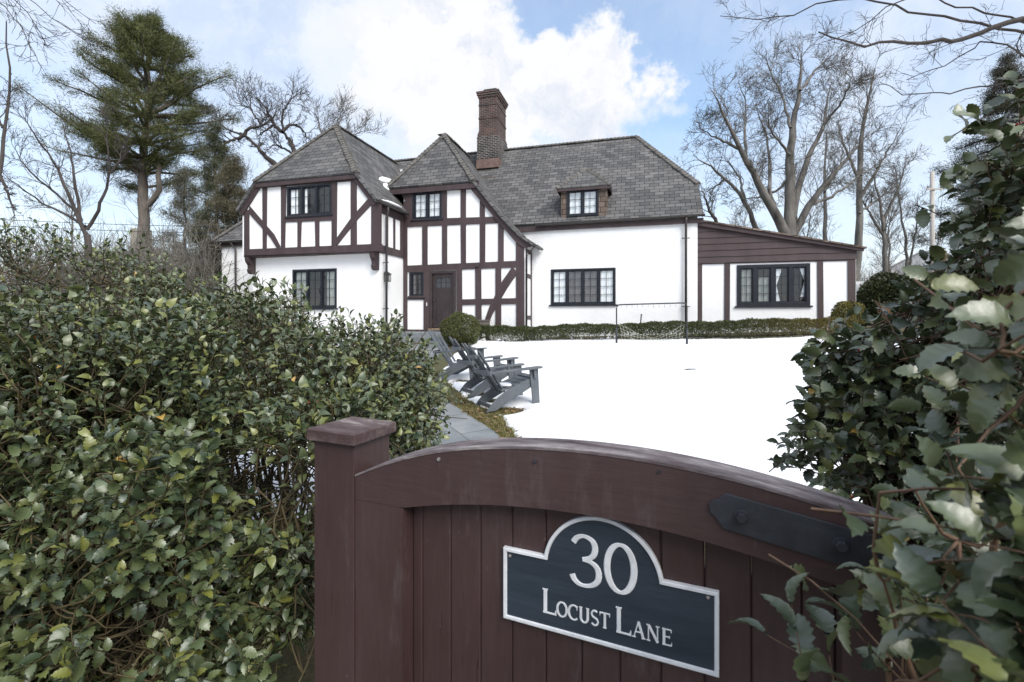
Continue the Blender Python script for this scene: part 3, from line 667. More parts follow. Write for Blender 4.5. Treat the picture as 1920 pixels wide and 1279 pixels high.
b = HM(); b.box(cu0+.22, cu1-.18, 19.8, 20.6, cz(171), cz(164)); b.box(cu0+.14, cu1-.10, 19.72, 20.68, cz(164)+.001, cz(162)); b.build('chimney_cap', GUTTER, chim)
# metal valley flashing with snow
def onw(u, v, up): return (u, v, wz(u)+up)
f = HM(); vu = (-9.49, -9.36)
def rzz(v): return rz(v)
f.add([(-10.9, 19.75, 8.62), (-10.72, 19.75, 8.62), (-9.52, 18.25, 6.92), (-9.75, 18.25, 6.92)], [(0, 1, 2, 3)])
f.build('valley_flashing', WHITEP, house)
def snowlump(cent, rad, seed, parent, name='snow_patch'):
    n, m_ = 16, 8; vs = []; fs = []
    for j in range(m_+1):
        th = math.pi*j/m_
        for i in range(n):
            ph = 2*math.pi*i/n; d = (math.sin(th)*math.cos(ph), math.sin(th)*math.sin(ph), math.cos(th)); q = 1+.35*mn.noise(Vector((d[0]*1.7+seed, d[1]*1.7, d[2]*1.7)))
            vs.append((cent[0]+rad[0]*d[0]*q, cent[1]+rad[1]*d[1]*q, cent[2]+rad[2]*d[2]*q))
    for j in range(m_):
        for i in range(n): fs.append((j*n+i, (j+1)*n+i, (j+1)*n+(i+1) % n, j*n+(i+1) % n))
    return vs, fs
s_ = HM(); v_, f_ = snowlump((-9.58, 16.6, 6.92), (.30, .75, .22), 1, house); s_.add(v_, f_); v_, f_ = snowlump((-9.36, 16.0, 6.62), (.12, .3, .16), 3, house); s_.add(v_, f_)
v_, f_ = snowlump((LC+2.86, 15.1, 5.74), (.13, .75, .06), 5, house); s_.add(v_, f_); s_.build('snow_patch', SNOW, house, smooth=True)
b = HM(); b.tube([(-7.95, 17.9, 8.5), (-7.95, 17.9, 9.22)], .05, 8); b.box(-8.1, -7.8, 17.8, 18.0, 9.22, 9.25); b.build('vent_pipe', GUTTER, house)
# --- windows and door
window('upper_wing', [(.02, .20, .0, 1, CURT, None), (.36, .42, 0, 1, CURT, None), (.62, .66, .0, 1, CURTG, None)])
window('lower_wing', [(0, .26, 0, 1, CURTG, None), (.76, 1, 0, 1, CURTG, None)])
window('gable', [(.0, 1, 0, 1, CURT, None)]); window('beside_door', [(0, .35, 0, 1, CURTD, None), (.6, 1, 0, 1, CURTD, None)])
window('main', [(0, .25, 0, 1, CURT, None), (.26, .5, .06, 1, CURTD, None), (.5, .74, .06, 1, CURTD, None), (.75, 1, 0, 1, CURT, None)])
window('lean', [(.51, .66, 0, 1, CURT, 'L'), (.86, .99, 0, .8, CURT, 'R'), (.0, .2, .0, 1, CURTG, None), (.26, .45, .3, 1, CURTG, None)])
window('dormer', [(0, 1, 0, 1, CURT, None)], sill=False)
f = HM(); u0, u1, z0, z1 = dr; w = .10
f.box(u0, u0+w, V_G-.05, V_G+.16, z0, z1); f.box(u1-w, u1, V_G-.05, V_G+.16, z0, z1); f.box(u0+w, u1-w, V_G-.05, V_G+.16, z1-w, z1)
fr = f.build('door_frame', DOORP, house, bevel=.006)
d = HM(); a, c, zb, zt = u0+w+.005, u1-w-.005, z0+.03, z1-w-.005; st = .13
d.box(a, a+st, V_G+.02, V_G+.07, zb, zt); d.box(c-st, c, V_G+.02, V_G+.07, zb, zt); d.box(a+st, c-st, V_G+.02, V_G+.07, zb, zb+.2); d.box(a+st, c-st, V_G+.02, V_G+.07, zt-.15, zt)
d.box(a+st, c-st, V_G+.04, V_G+.065, zb+.2, zt-.52)
n = 5
for i in range(1, n): x = a+st+(c-a-2*st)*i/n; d.box(x-.008, x+.008, V_G+.036, V_G+.0405, zb+.2, zt-.52)
dd = d.build('door', DOORP, house, bevel=.004)
d = HM(); ga, gc, g0, g1 = a+st, c-st, zt-.52, zt-.15
for i in range(4): x = ga+(gc-ga)*i/3; d.box(x-.010, x+.010, V_G+.03, V_G+.06, g0, g1)
for z_ in (g0+.02, (g0+g1)/2, g1-.02): d.box(ga+.01, gc-.01, V_G+.034, V_G+.056, z_-.010, z_+.010)
d.build('window_grille', IRON, dd)
HM().add([(ga, V_G+.045, g0), (gc, V_G+.045, g0), (gc, V_G+.045, g1), (ga, V_G+.045, g1)], [(0, 1, 2, 3)]).build('window_pane', GLASS, dd)
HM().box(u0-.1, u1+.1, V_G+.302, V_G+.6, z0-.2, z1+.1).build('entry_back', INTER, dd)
HM().tube([(a+.06, V_G+.02, zb+1.0), (a+.06, V_G-.05, zb+1.0)], .024, 10).build('door_knob', GUTTER, dd, smooth=True)
HM().box(u0-.05, u1+.05, V_G-.16, V_G+.10, z0-.05, z0-.002).build('door_sill', two('worn_oak_sill', (.18, .11, .06), (.30, .20, .11), 8), house)
ub = hp(801, 560, V_G)[0]; HM().box(ub-.018, ub+.018, V_G-.055, V_G-.031, 2.12, 2.25).build('doorbell', WHITEP, house, bevel=.006)
# lanterns
def lantern(u, v, z, s=1, nx=0, ny=-1):
    m = HM(); m.box(u-.04*s, u+.04*s, v-.02, v, z-.02, z+.12*s); m.tube([(u, v, z+.1*s), (u+nx*.08*s, v+ny*.08*s, z+.16*s), (u+nx*.13*s, v+ny*.13*s, z+.12*s)], .012*s, 6)
    c = (u+nx*.13*s, v+ny*.13*s); h = .075*s
    vs = []; 
    for zz, q in ((z+.12*s, .02*s), (z+.06*s, h*1.25), (z+.04*s, h*1.25)): vs += [(c[0]-q, c[1]-q, zz), (c[0]+q, c[1]-q, zz), (c[0]+q, c[1]+q, zz), (c[0]-q, c[1]+q, zz)]
    m.add(vs, [(0, 1, 2, 3)]+[(4*k+i, 4*k+4+i, 4*k+4+(i+1) % 4, 4*k+(i+1) % 4) for k in range(2) for i in range(4)]+[(11, 10, 9, 8)])
    for sx in (-1, 1):
        for sy in (-1, 1): m.box(c[0]+sx*h-.008, c[0]+sx*h+.008, c[1]+sy*h*.9-.008, c[1]+sy*h*.9+.008, z-.17*s, z+.045*s)
    m.box(c[0]-h, c[0]+h, c[1]-h, c[1]+h, z-.19*s, z-.165*s)
    l = m.build('wall_lantern', GUTTER, house); g = HM(); q = h*.8; g.box(c[0]-q, c[0]+q, c[1]-q, c[1]+q, z-.16*s, z+.035*s); g.build('lantern_glass', CURTG, l)
(lu, lz) = hp(725, 520, V_LL+.3); lantern(L1-.02, V_LL+.28, lz+.05, 1.1, 1, -.2)
(lu, lz) = hp(896, 498, V_G); m = HM(); m.box(lu-.06, lu+.06, V_G-.12, V_G-.04, lz-.06, lz+.03); m.build('wall_lamp', GUTTER, house, bevel=.01)
# front step and landing (part of the house)
st_ = HM(); (sa, _) = hp(757, 625, V_G-.5); 
st_.box(-9.0, -5.6, V_G-1.1, V_G-.03, .7, z0-.12); st_.box(-9.0, -5.3, V_G-1.45, V_G-1.101, .7, z0-.26)
st_.build('door_step', STONE, house, bevel=.01)

# ================================================================== gate, post and sign
GATE_O = (-.2209, 1.15); GD = (.9175, -.3978)     # foot point and direction along the gate; +b is away from the camera
gate_rz = math.atan2(GD[1], GD[0])
def gp(px, py):      # point of the photo on the gate's front plane -> (a, z)
    n = (px-791)/(29.48+.02766*px); Y = 1.15-.0318*n; return (n*.08, CAMZ-(py-HY)/FPX*Y)
def gpoly(pts): return [gp(*p) for p in pts]
gate = empty('garden_gate', (GATE_O[0], GATE_O[1], 0), gate_rz)
tag(gate, 'dark brown wooden garden gate of vertical boards with an arched top rail, standing ajar', 'gate')
GA0, GA1 = -.208, 1.01; GC = (GA0+GA1)/2+.0
def otop(a): return 1.3245-.268*(a-.42)**2-.16*max(0, .15-a)**2*1.2
def itop(a): return 1.190-.262*(a-.42)**2
TH = .085
def arched(name, a0, a1, lo, hi, y0, y1, mat, n=30, parent=gate, bevel=0):
    m = MB(); vs = []
    for i in range(n+1):
        a = a0+(a1-a0)*i/n; vs += [(a, y0, lo(a)), (a, y0, hi(a)), (a, y1, lo(a)), (a, y1, hi(a))]
    fs = [(0, 1, 3, 2), (4*n, 4*n+2, 4*n+3, 4*n+1)]
    for i in range(n): k = 4*i; fs += [(k, k+4, k+5, k+1), (k+2, k+3, k+7, k+6), (k+1, k+5, k+7, k+3), (k, k+2, k+6, k+4)]
    m.add(vs, fs); return m.build(name, mat, parent, bevel=bevel)
z0 = .06
rail = arched('arched_rail', GA0, GA1, lambda a: itop(a) if -.057 < a < .86 else itop(-.057)-.0, lambda a: otop(a)-.006, 0, TH, GATEH, 60)
arched('weathered_top', GA0, GA1, lambda a: otop(a)-.0055, lambda a: otop(a)+.0, -.0015, TH+.0015, GATETOP, 60, rail)
zst = itop(-.057)-.001
MB().box(GA0, -.057, 0, TH, z0, zst).build('stile', GATEP, gate); MB().box(.86, GA1, 0, TH, z0, zst).build('stile', GATEP, gate)
MB().box(-.056, .859, .001, TH, z0, z0+.14).build('bottom_rail', GATEP, gate, bevel=.002)
na = -.028-.0835+.001; bi = 0
while na < .859:
    a0, a1 = max(na, -.0555), min(na+.0822, .8585); m = MB(); y0, y1 = .042, .060; c = .003
    m.add([(a0, y0+c, z0+.1), (a0+c, y0, z0+.1), (a1-c, y0, z0+.1), (a1, y0+c, z0+.1), (a1, y1, z0+.1), (a0, y1, z0+.1)]+[(q, w, itop(q)+.03) for q, w in ((a0, y0+c), (a0+c, y0), (a1-c, y0), (a1, y0+c), (a1, y1), (a0, y1))],
          [(i, (i+1) % 6, (i+1) % 6+6, i+6) for i in range(6)]+[(5, 4, 3, 2, 1, 0), (6, 7, 8, 9, 10, 11)])
    m.build('board', GATEP, gate); na += .0835; bi += 1
MB().box(-.0555, .8585, .0602, .072, z0+.1, 1.10).build('back_batten', GATEP, gate)
# screws in the rail
for (px, py, r_) in ((823, 861, .0042), (1003, 865, .0042), (1235, 884, .003)):
    a, z = gp(px, py); MB().tube([(a, .001, z), (a, -.003, z)], r_, 10).build('screw', SCREW if px < 900 else IRON, gate)
# strap hinge
sp = gpoly([(900+1110/2.595, 800+372/2.595), (900+1128/2.595, 800+352/2.595), (900+1150/2.595, 800+352/2.595), (900+1172/2.595, 800+335/2.595), (900+1190/2.595, 800+320/2.595)])
sp2 = gpoly([(900+1178/2.595, 800+490/2.595), (900+1160/2.595, 800+462/2.595), (900+1138/2.595, 800+428/2.595), (900+1116/2.595, 800+412/2.595)])
aend = .93; (ta, tz) = sp[-1]; (ba, bz) = sp2[0]; sl_ = -.165
strap = MB().prism(sp+[(aend, tz+sl_*(aend-ta)), (aend, bz+sl_*(aend-ba))]+sp2, -.006, -.0005).build('strap_hinge', IRON, gate, bevel=.0012)
for (px, py) in ((1388, 966), (1573, 1018), (1700, 1056)):
    a, z = gp(px, py); m = MB(); m.tube([(a, -.006, z), (a, -.009, z)], .0125, 20); m.tube([(a, -.009, z), (a, -.018, z)], [.0100, .0092], 6); m.build('bolt', IRON, strap, bevel=.0008)
# sign
sign = empty('address_sign', (GATE_O[0]-.0205*GD[0], GATE_O[1]-.0205*GD[1], -.0496), gate_rz); sign.scale = (1.031, 1.031, 1.031)
tag(sign, 'blue black arched plaque with white rim reading 30 Locust Lane, on the gate', 'sign')
s0, s1, zb, zt = .2190, .6665, .925, 1.085; sc_ = .441; sr = .1265
def outline(off):
    """plaque outline inset by off"""
    pts = [(s0+off, zb+off), (s1-off, zb+off), (s1-off, zt-off)]
    r_ = sr-off; cz_ = 1.063; a0 = math.asin((zt-off-cz_)/r_); n = 36
    for i in range(n+1): an = a0+(math.pi-2*a0)*i/n; pts.append((sc_+r_*math.cos(an), cz_+r_*math.sin(an)))
    pts.append((s0+off, zt-off)); return pts
YS = .0405   # boards' front
o0, o1 = outline(0), outline(.0085); n = len(o0); yo, yi, yb = YS-.012, YS-.0085, YS-.001
m = MB(); m.prism(outline(.004), yi, yb); m.build('plaque', SIGNB, sign)
m = MB(); vs = [(a, yb, z) for a, z in o0]+[(a, yo+.001, z) for a, z in o0]+[(a, yo, z) for a, z in outline(.0016)]+[(a, yo, z) for a, z in outline(.0069)]+[(a, yi-.0001, z) for a, z in o1]
m.add(vs, [(k*n+i, k*n+(i+1) % n, (k+1)*n+(i+1) % n, (k+1)*n+i) for k in range(4) for i in range(n)]); m.build('rim', SIGNW, sign)
def ribbon(m, pts, wd, x0, z0_, sc, hgt=.0016, smoothn=1, ymul=1):
    """raised letter stroke: pts in em units, wd stroke widths (thin..thick)"""
    P = [Vector((p[0], p[1])) for p in pts]; ws = list(wd) if isinstance(wd, (list, tuple)) else [wd]*len(P)
    k = len(P); vs = []; prof = [(-1, .35), (-.72, 1), (.72, 1), (1, .35)]
    for i, p in enumerate(P):
        t = (P[min(i+1, k-1)]-P[max(i-1, 0)]).normalized(); s = Vector((-t.y, t.x))*ws[i]/2
        vs.append((x0+(p.x-s.x)*sc, yi, z0_+(p.y-s.y)*sc))
        for a, h in prof: q = p+s*a; vs.append((x0+q.x*sc, yi-hgt*h-random.random()*4e-5, z0_+q.y*sc))
        vs.append((x0+(p.x+s.x)*sc, yi, z0_+(p.y+s.y)*sc))
    fs = [(i*6+j, i*6+j+1, (i+1)*6+j+1, (i+1)*6+j) for i in range(k-1) for j in range(5)]+[tuple(range(6)), tuple(range((k-1)*6, k*6))[::-1]]
    m.add(vs, fs)
def arc(cx, cy, rx, ry, a0, a1, n=22): return [(cx+rx*math.cos(R(a0+(a1-a0)*i/n)), cy+ry*math.sin(R(a0+(a1-a0)*i/n))) for i in range(n+1)]
TN, TK = .085, .16
def wcurve(pts, thin=TN, thick=TK):
    out_ = []
    for i in range(len(pts)):
        a = pts[max(i-1, 0)]; b_ = pts[min(i+1, len(pts)-1)]; dx, dy = b_[0]-a[0], b_[1]-a[1]; l = math.hypot(dx, dy) or 1
        out_.append(thin+(thick-thin)*abs(dy/l)**1.3)
    return out_
def serif(x, y, w=.22): return ([(x-w/2, y), (x+w/2, y)], .06)
GL = {
 'L': (.62, [([(.12, 0), (.12, 1)], TK), serif(.12, .97), ([(.03, .03), (.55, .03)], .07), ([(.55, 0), (.58, .20)], [.10, .03])]),
 'O': (.80, [(arc(.38, .5, .32, .47, 90, 450, 36), None)]),
 'C': (.74, [(arc(.40, .5, .34, .47, 50, 312, 30), None), ([(.62, .68), (.62, .95)], [.04, .09])]),
 'U': (.80, [([(.14, 1), (.14, .34)]+arc(.37, .34, .23, .31, 180, 360, 16)+[(.60, 1)], None), serif(.14, .97), serif(.60, .97, .2)]),
 'S': (.58, [(arc(.27, .74, .19, .22, 40, 250, 14)+arc(.27, .26, .21, .23, 70, -150, 14), .12)]),
 'T': (.72, [([(.34, 0), (.34, 1)], TK), ([(.03, .96), (.65, .96)], .075), ([(.04, .98), (.03, .76)], [.09, .03]), ([(.64, .98), (.65, .76)], [.09, .03]), serif(.34, .03)]),
 'A': (.82, [([(.10, 0), (.37, 1)], .075), ([(.37, 1), (.68, 0)], TK), ([(.2, .36), (.56, .36)], .065), serif(.10, .03), serif(.68, .03, .24)]),
 'N': (.86, [([(.12, 0), (.12, 1)], .08), ([(.12, .98), (.66, .02)], TK), ([(.66, 0), (.66, 1)], .08), serif(.12, .03), serif(.66, .97), serif(.08, .97, .16)]),
 'E': (.68, [([(.14, 0), (.14, 1)], TK), ([(.04, .97), (.55, .97)], .065), ([(.14, .52), (.46, .52)], .06), ([(.04, .03), (.57, .03)], .065), ([(.55, .97), (.56, .80)], [.09, .03]), ([(.57, .03), (.59, .22)], [.09, .03]), ([(.46, .6), (.46, .44)], [.04, .04])]),
}
def word(txt, x, zbase, big, small, gap):
    for i, ch_ in enumerate(txt):
        sc = big if i == 0 else small; adv, strokes = GL[ch_]; m = MB()
        for pts, w in strokes: ribbon(m, pts, wcurve(pts) if w is None else w, x, zbase, sc)
        m.build('letter', SIGNW, sign, uv=False); x += adv*sc*.93+gap
    return x
zl = .9605
x = word('LOCUST', gp(1016, 1140)[0], zl, .053, .0325, .0014)
word('LANE', gp(1153, 1190)[0], zl-.0015, .053, .0325, .0030)
zd = gp(1095, 1100)[1]; H_ = .1055
m = MB(); x3 = gp(1068, 1060)[0]
pts = [(.03, .84), (.09, .93), (.19, .985), (.30, .985), (.42, .92), (.47, .80), (.45, .67), (.37, .58), (.22, .525), (.38, .50), (.50, .42), (.545, .29), (.52, .15), (.42, .05), (.28, .008), (.15, .02), (.05, .09), (.0, .19)]
def catmull(P, n=5):
    o_ = []; 
    for i in range(len(P)-1):
        p0, p1, p2, p3 = P[max(i-1, 0)], P[i], P[i+1], P[min(i+2, len(P)-1)]
        for k in range(n):
            t_ = k/n; o_.append(tuple(.5*((2*p1[j])+(-p0[j]+p2[j])*t_+(2*p0[j]-5*p1[j]+4*p2[j]-p3[j])*t_*t_+(-p0[j]+3*p1[j]-3*p2[j]+p3[j])*t_**3) for j in range(2)))
    return o_+[P[-1]]
A1 = catmull(pts[:9]); A2 = catmull(pts[8:])
ribbon(m, A1, wcurve(A1, .075, .125), x3+.004, zd, H_, .0022); ribbon(m, A2, wcurve(A2, .075, .125), x3+.004, zd, H_, .0022); m.build('digit', SIGNW, sign, uv=False)
m = MB(); a_ = arc(.29, .5, .26, .46, 90, 450, 48); ribbon(m, a_, wcurve(a_, .07, .13), gp(1134, 1060)[0], zd-.0005, H_, .0022); m.build('digit', SIGNW, sign, uv=False)
for (px, py) in ((955, 1043), (1326, 1121)):
    a, z = gp(px, py); MB().tube([(a, yi, z), (a, yi-.0025, z)], [.0034, .0028], 12).build('screw', SCREW, sign)
# gate post (front face flush with the gate, a little gap)
post = empty('gate_post', (GATE_O[0], GATE_O[1], 0), gate_rz)
tag(post, 'square dark brown wooden gate post with a weathered flat cap beside the holly', 'post')
PD = .145
MB().box(-.350, -.2115, -.002, PD, 0, 1.272).build('shaft', GATEP, post, bevel=.002)
m = MB(); e = .014; zc = 1.272; m.add([(-.350-e, -.002-e, zc), (-.2115+e, -.002-e, zc), (-.2115+e, PD+e, zc), (-.350-e, PD+e, zc), (-.350-e, -.002-e, zc+.032), (-.2115+e, -.002-e, zc+.030), (-.2115+e, PD+e, zc+.031), (-.350-e, PD+e, zc+.033)],
    [(3,2,1,0),(4,5,6,7),(0,1,5,4),(1,2,6,5),(2,3,7,6),(3,0,4,7)])
mcap = Mat('weathered_cap', .6, .4); fcap = mcap.noise(18, 8, .75, stretch=(.35, 1, 1)); 
mcap.col(mcap.ramp(fcap, [(.40, (.060, .034, .034)), (.54, (.11, .078, .076)), (.62, (.26, .22, .21))])); mcap.bump(fcap, .6, .003)
m.build('cap', mcap.m, post, bevel=.003)

# ================================================================== lawn chairs
def chair_parts(root):
    def obj_(name, mb, bev=.004): return mb.build(name, CHAIRP, root, bevel=bev)
    W2 = .27
    for sy in (-1, 1):
        # side rail that is also the rear leg
        pr = [(-.04, .0), (.10, .0), (.30, .10), (.62, .245), (.74, .30), (.74, .385), (.60, .375), (.30, .27), (.10, .15)]
        m = MB(); m.prism(pr, sy*W2-.013, sy*W2+.013); obj_('side_rail', m)
        m = MB(); m.prism([(.66, -.08), (.76, -.08), (.775, .53), (.64, .53)], sy*(W2+.028)-.0125, sy*(W2+.028)+.0125); obj_('front_leg', m)
        m = MB(); m.prism([(.70, .50), (.76, .50), (.76, .40)], sy*(W2+.048)-.02, sy*(W2+.048)+.02) if False else m.box(.685, .725, sy*(W2+.065)-.022, sy*(W2+.065)+.022, .40, .529); obj_('arm_bracket', m)
        # arm: wide at the front, tapering back
        ya, yb_ = (W2-.035, W2+.115) if sy > 0 else (-W2-.115, -W2+.035); m = MB(); z0_, z1_ = .531, .557
        out_ = [(.0, W2+.03), (.0, W2+.085), (.35, W2+.10), (.60, W2+.13), (.78, W2+.13), (.82, W2+.10), (.82, W2+.0), (.78, W2-.035), (.30, W2-.0)]
        out_ = [(x_, sy*y_) for x_, y_ in out_]; nn = len(out_)
        if sy < 0: out_ = out_[::-1]
        vs = [(x_, y_, z0_) for x_, y_ in out_]+[(x_, y_, z1_) for x_, y_ in out_]
        fs = [tuple(range(nn)), tuple(range(2*nn-1, nn-1, -1))]+[((i+1) % nn, i, i+nn, (i+1) % nn+nn) for i in range(nn)]
        m.add(vs, fs); obj_('arm', m)
    for i in range(6):
        t_ = i/5; x_ = .26+.46*t_; z_ = .262+.118*t_ + (.012 if i == 5 else 0)
        m = MB(); a = math.atan2(.118, .46); c, s_ = math.cos(a), math.sin(a); w_ = .042
        m.add([(x_+sx*w_*c-sz*.010*s_, y_, z_+sx*w_*s_+sz*.010*c+.012) for y_ in (-W2+.015, W2-.015) for sx, sz in ((-1, -1), (1, -1), (1, 1), (-1, 1))],
              [(3, 2, 1, 0), (4, 5, 6, 7), (0, 1, 5, 4), (1, 2, 6, 5), (2, 3, 7, 6), (3, 0, 4, 7)]); obj_('seat_slat', m)
    # back slats fan out; back leans
    ang = R(29); bx, bz = .23, .24; hts = (.72, .81, .85, .81, .72)
    for i, h in enumerate(hts):
        k = i-2; m = MB(); n_ = 8; vs = []
        for j in range(n_+1):
            t_ = j/n_; d_ = h*t_; sp_ = (.080+.026*t_)*k; hw = .038+.011*t_
            if j == n_: hw *= .55
            elif j == n_-1: hw *= .9
            xx = bx-math.sin(ang)*d_-.014*abs(k)*-1*.7; zz = bz+math.cos(ang)*d_+(0 if j < n_ else -.0)
            curve = .010*k*k
            for (dy, dx) in ((-hw, 0), (hw, 0), (hw, -.02), (-hw, -.02)): vs.append((xx+dx*math.cos(ang)+curve, sp_+dy, zz+dx*math.sin(ang)))
        fs = [(0, 1, 2, 3), (4*n_+3, 4*n_+2, 4*n_+1, 4*n_)]+[(4*j+q, 4*j+4+q, 4*j+4+(q+1) % 4, 4*j+(q+1) % 4) for j in range(n_) for q in range(4)]
        m.add(vs, fs); obj_('back_slat', m, .003)
    def cross(name, d_, hw, dep=.03, hgt=.05):
        xx = bx-math.sin(ang)*d_-.045*math.cos(ang)+.0; zz = bz+math.cos(ang)*d_
        m = MB(); n_ = 6; vs = []
        for j in range(n_+1):
            y_ = -hw+2*hw*j/n_; cv = .03*(y_/hw)**2
            for (dx, dz) in ((0, -hgt/2), (0, hgt/2), (-dep, hgt/2), (-dep, -hgt/2)): vs.append((xx+dx+cv, y_, zz+dz))
        m.add(vs, [(3, 2, 1, 0), (4*n_, 4*n_+1, 4*n_+2, 4*n_+3)]+[(4*j+q, 4*j+(q+1) % 4, 4*j+4+(q+1) % 4, 4*j+4+q) for j in range(n_) for q in range(4)]); obj_(name, m)
    cross('back_brace', .345, W2+.10, .035, .07); cross('top_brace', .62, .20, .03, .055)
    obj_('rear_stretcher', MB().box(.03, .05, -W2+.013, W2-.013, .035, .095)); obj_('front_apron', MB().box(.735, .755, -W2+.013, W2-.013, .30, .375))
chair = empty('adirondack_chair', (0, 0, 0)); chair_parts(chair)
def copy_tree(o, parent=None):
    c = o.copy(); C.objects.link(c)
    if parent: c.parent = parent
    for ch_ in [x_ for x_ in bpy.data.objects if x_.parent == o]: copy_tree(ch_, c)
    return c
chl = {'C': 'slate grey slatted garden chair nearest the gate, its back towards us', 'B': 'slate grey slatted garden chair in the middle of the three in the snow',
       'A': 'slate grey slatted garden chair farthest from the gate, slats of its back turned to us'}
for i, (x_, y_, a_, k_) in enumerate(CHAIRS):
    c = chair if i == 0 else copy_tree(chair)
    c.location = (x_, y_, gz(x_, y_)+.015); c.rotation_euler = (R(-1), R(-4), R(a_)); c.scale = (1.08, 1.0, 1.04)
    tag(c, chl[k_], 'chair', 'garden chairs beside the path')
    v_, f_ = snowlump((.36, .02*(i-1), .315), (.10, .17, .022), 11+i, None); MB().add(v_, f_).build('seat_snow', SNOW, c, smooth=True)

# ================================================================== football rebounder goal and stick
(x0_, y0_) = gpt(1156, 646, .06); (x1_, y1_) = gpt(1288, 645, .06); gx = (x0_+x1_)/2; gy = (y0_+y1_)/2; gw = math.hypot(x1_-x0_, y1_-y0_)
goal = empty('football_goal', (gx, gy, gz(gx, gy)), math.atan2(y1_-y0_, x1_-x0_))
tag(goal, 'small black tubular goal frame with a sagging white net in front of the low hedge', 'goal')
hw = gw/2; zt_ = 1.20; rr = .10; DKM = two('black_tube_paint', (.022, .024, .028), (.04, .043, .05), 8, .45)
m = MB(); pth = [(-hw, 0, -.05), (-hw, 0, zt_-rr)]+[(-hw+rr-rr*math.cos(R(a)), 0, zt_-rr+rr*math.sin(R(a))) for a in (30, 60, 90)]+[(hw-rr+rr*math.sin(R(a)), 0, zt_+.03-rr+rr*math.cos(R(a))) for a in (0, 30, 60, 90)]+[(hw, 0, -.05)]
m.tube(pth, .019, 8); m.build('frame', DKM, goal, smooth=True)
for sx in (-1, 1): MB().tube([(sx*hw, 0, 0.02), (sx*hw*.99, .55, 0.03), (sx*hw*.99, .95, .06)], .017, 8).build('base_tube', DKM, goal, smooth=True)
for sx in (-1, 1): MB().tube([(sx*hw, .0, -.02), (sx*hw, 0, .52)], .030, 8).build('sleeve', DKM, goal, smooth=True)
net = Tubes(); NU, NV = 19, 12
def netp(i, j):   # i across, j 0 bottom-rear .. NV top
    s = i/NU*2-1; side = abs(s)**1.4; x_ = s*hw*.93
    ztop = .20+.40*side**1.0; y_ = .12+.50*(1-side)*.7
    t_ = j/NV; return (x_*(1-.10*(1-t_)), y_+.25*math.sin(t_*2.6)*.6+.02*math.sin(i*2+j), .03+(ztop)*t_-.03*math.sin(t_*3.1)+.015*math.sin(i*1.3+j*.9))
NVV = 6
def netq(i, j): return netp(i, j*NV/NVV)
for j in range(NVV+1): net.add([netq(i, j) for i in range(NU+1)], .0045, 3)
for i in range(NU+1): net.add([netq(i, j) for j in range(NVV+1)], .0045, 3)
for k in range(NU+1):
    if k % 2 == 0 and abs(k/NU-.5) > .36: p_ = netq(k, NVV); net.add([p_, (p_[0]*1.04, .0, p_[2]+.10)], .003, 3)
net.build('net', two('net_cord', (.50, .50, .42), (.66, .65, .55), 12), goal)
for k in range(12): q = -hw*.85+hw*1.7*k/11; MB().tube([(q, 0, zt_-.01), (q, .0, zt_-.07-.03*random.random())], .004, 4).build('net_tie', DKM, goal)
(sx_, sy_) = gpt(1206, 640, .0); sz_ = gz(sx_, sy_)
st = MB(); st.tube([(0, 0, 0), (.06, .0, .62), (.085, 0, .86)], [.018, .02, .024], 8); o = st.build('garden_stake', DKM, None, smooth=True); o.location = (sx_, sy_+.5, sz_+.0)
tag(o, 'short black leaning pole behind the goal net in the hedge', 'pole')
(tx_, ty_) = gpt(1290, 694, .07); tw = MB(); 
for k in range(5): a_ = random.uniform(-.5, .5); tw.tube([(-.08+.03*k, .01*k, .0), (.0+.03*k, .02*a_, .02), (.09+.02*k, .05*a_, .012)], .006, 5)
o = tw.build('fallen_twig', BARKD); o.location = (tx_, ty_, gz(tx_, ty_)+.075); tag(o, 'small dark twig lying alone on the open snow', 'twig')
# low wooden planter behind the round bush
(px_, pz_) = hp(901, 610, 15.7); wx, wy = toworld(px_, 15.75); pl = empty('planter', (wx, wy, .85), -.27)
tag(pl, 'grey weathered wooden planter box between the round bush and the timbered wall', 'planter')
PW = two('grey_weathered_wood', (.10, .085, .075), (.22, .19, .17), 7, .85, .5, stretch=(4, 4, .6))
for k in range(4): MB().box(-.28+.14*k, -.147+.14*k, -.16, -.14, 0, .72).build('board', PW, pl)
for k in (-.28, .26): MB().box(k, k+.02, -.139, .16, 0, .72).build('side_board', PW, pl)
MB().box(-.31, .31, -.19, .19, .721, .76).build('rim_board', PW, pl); MB().box(-.258, .258, -.135, .15, .05, .70).build('soil', GROUND, pl)

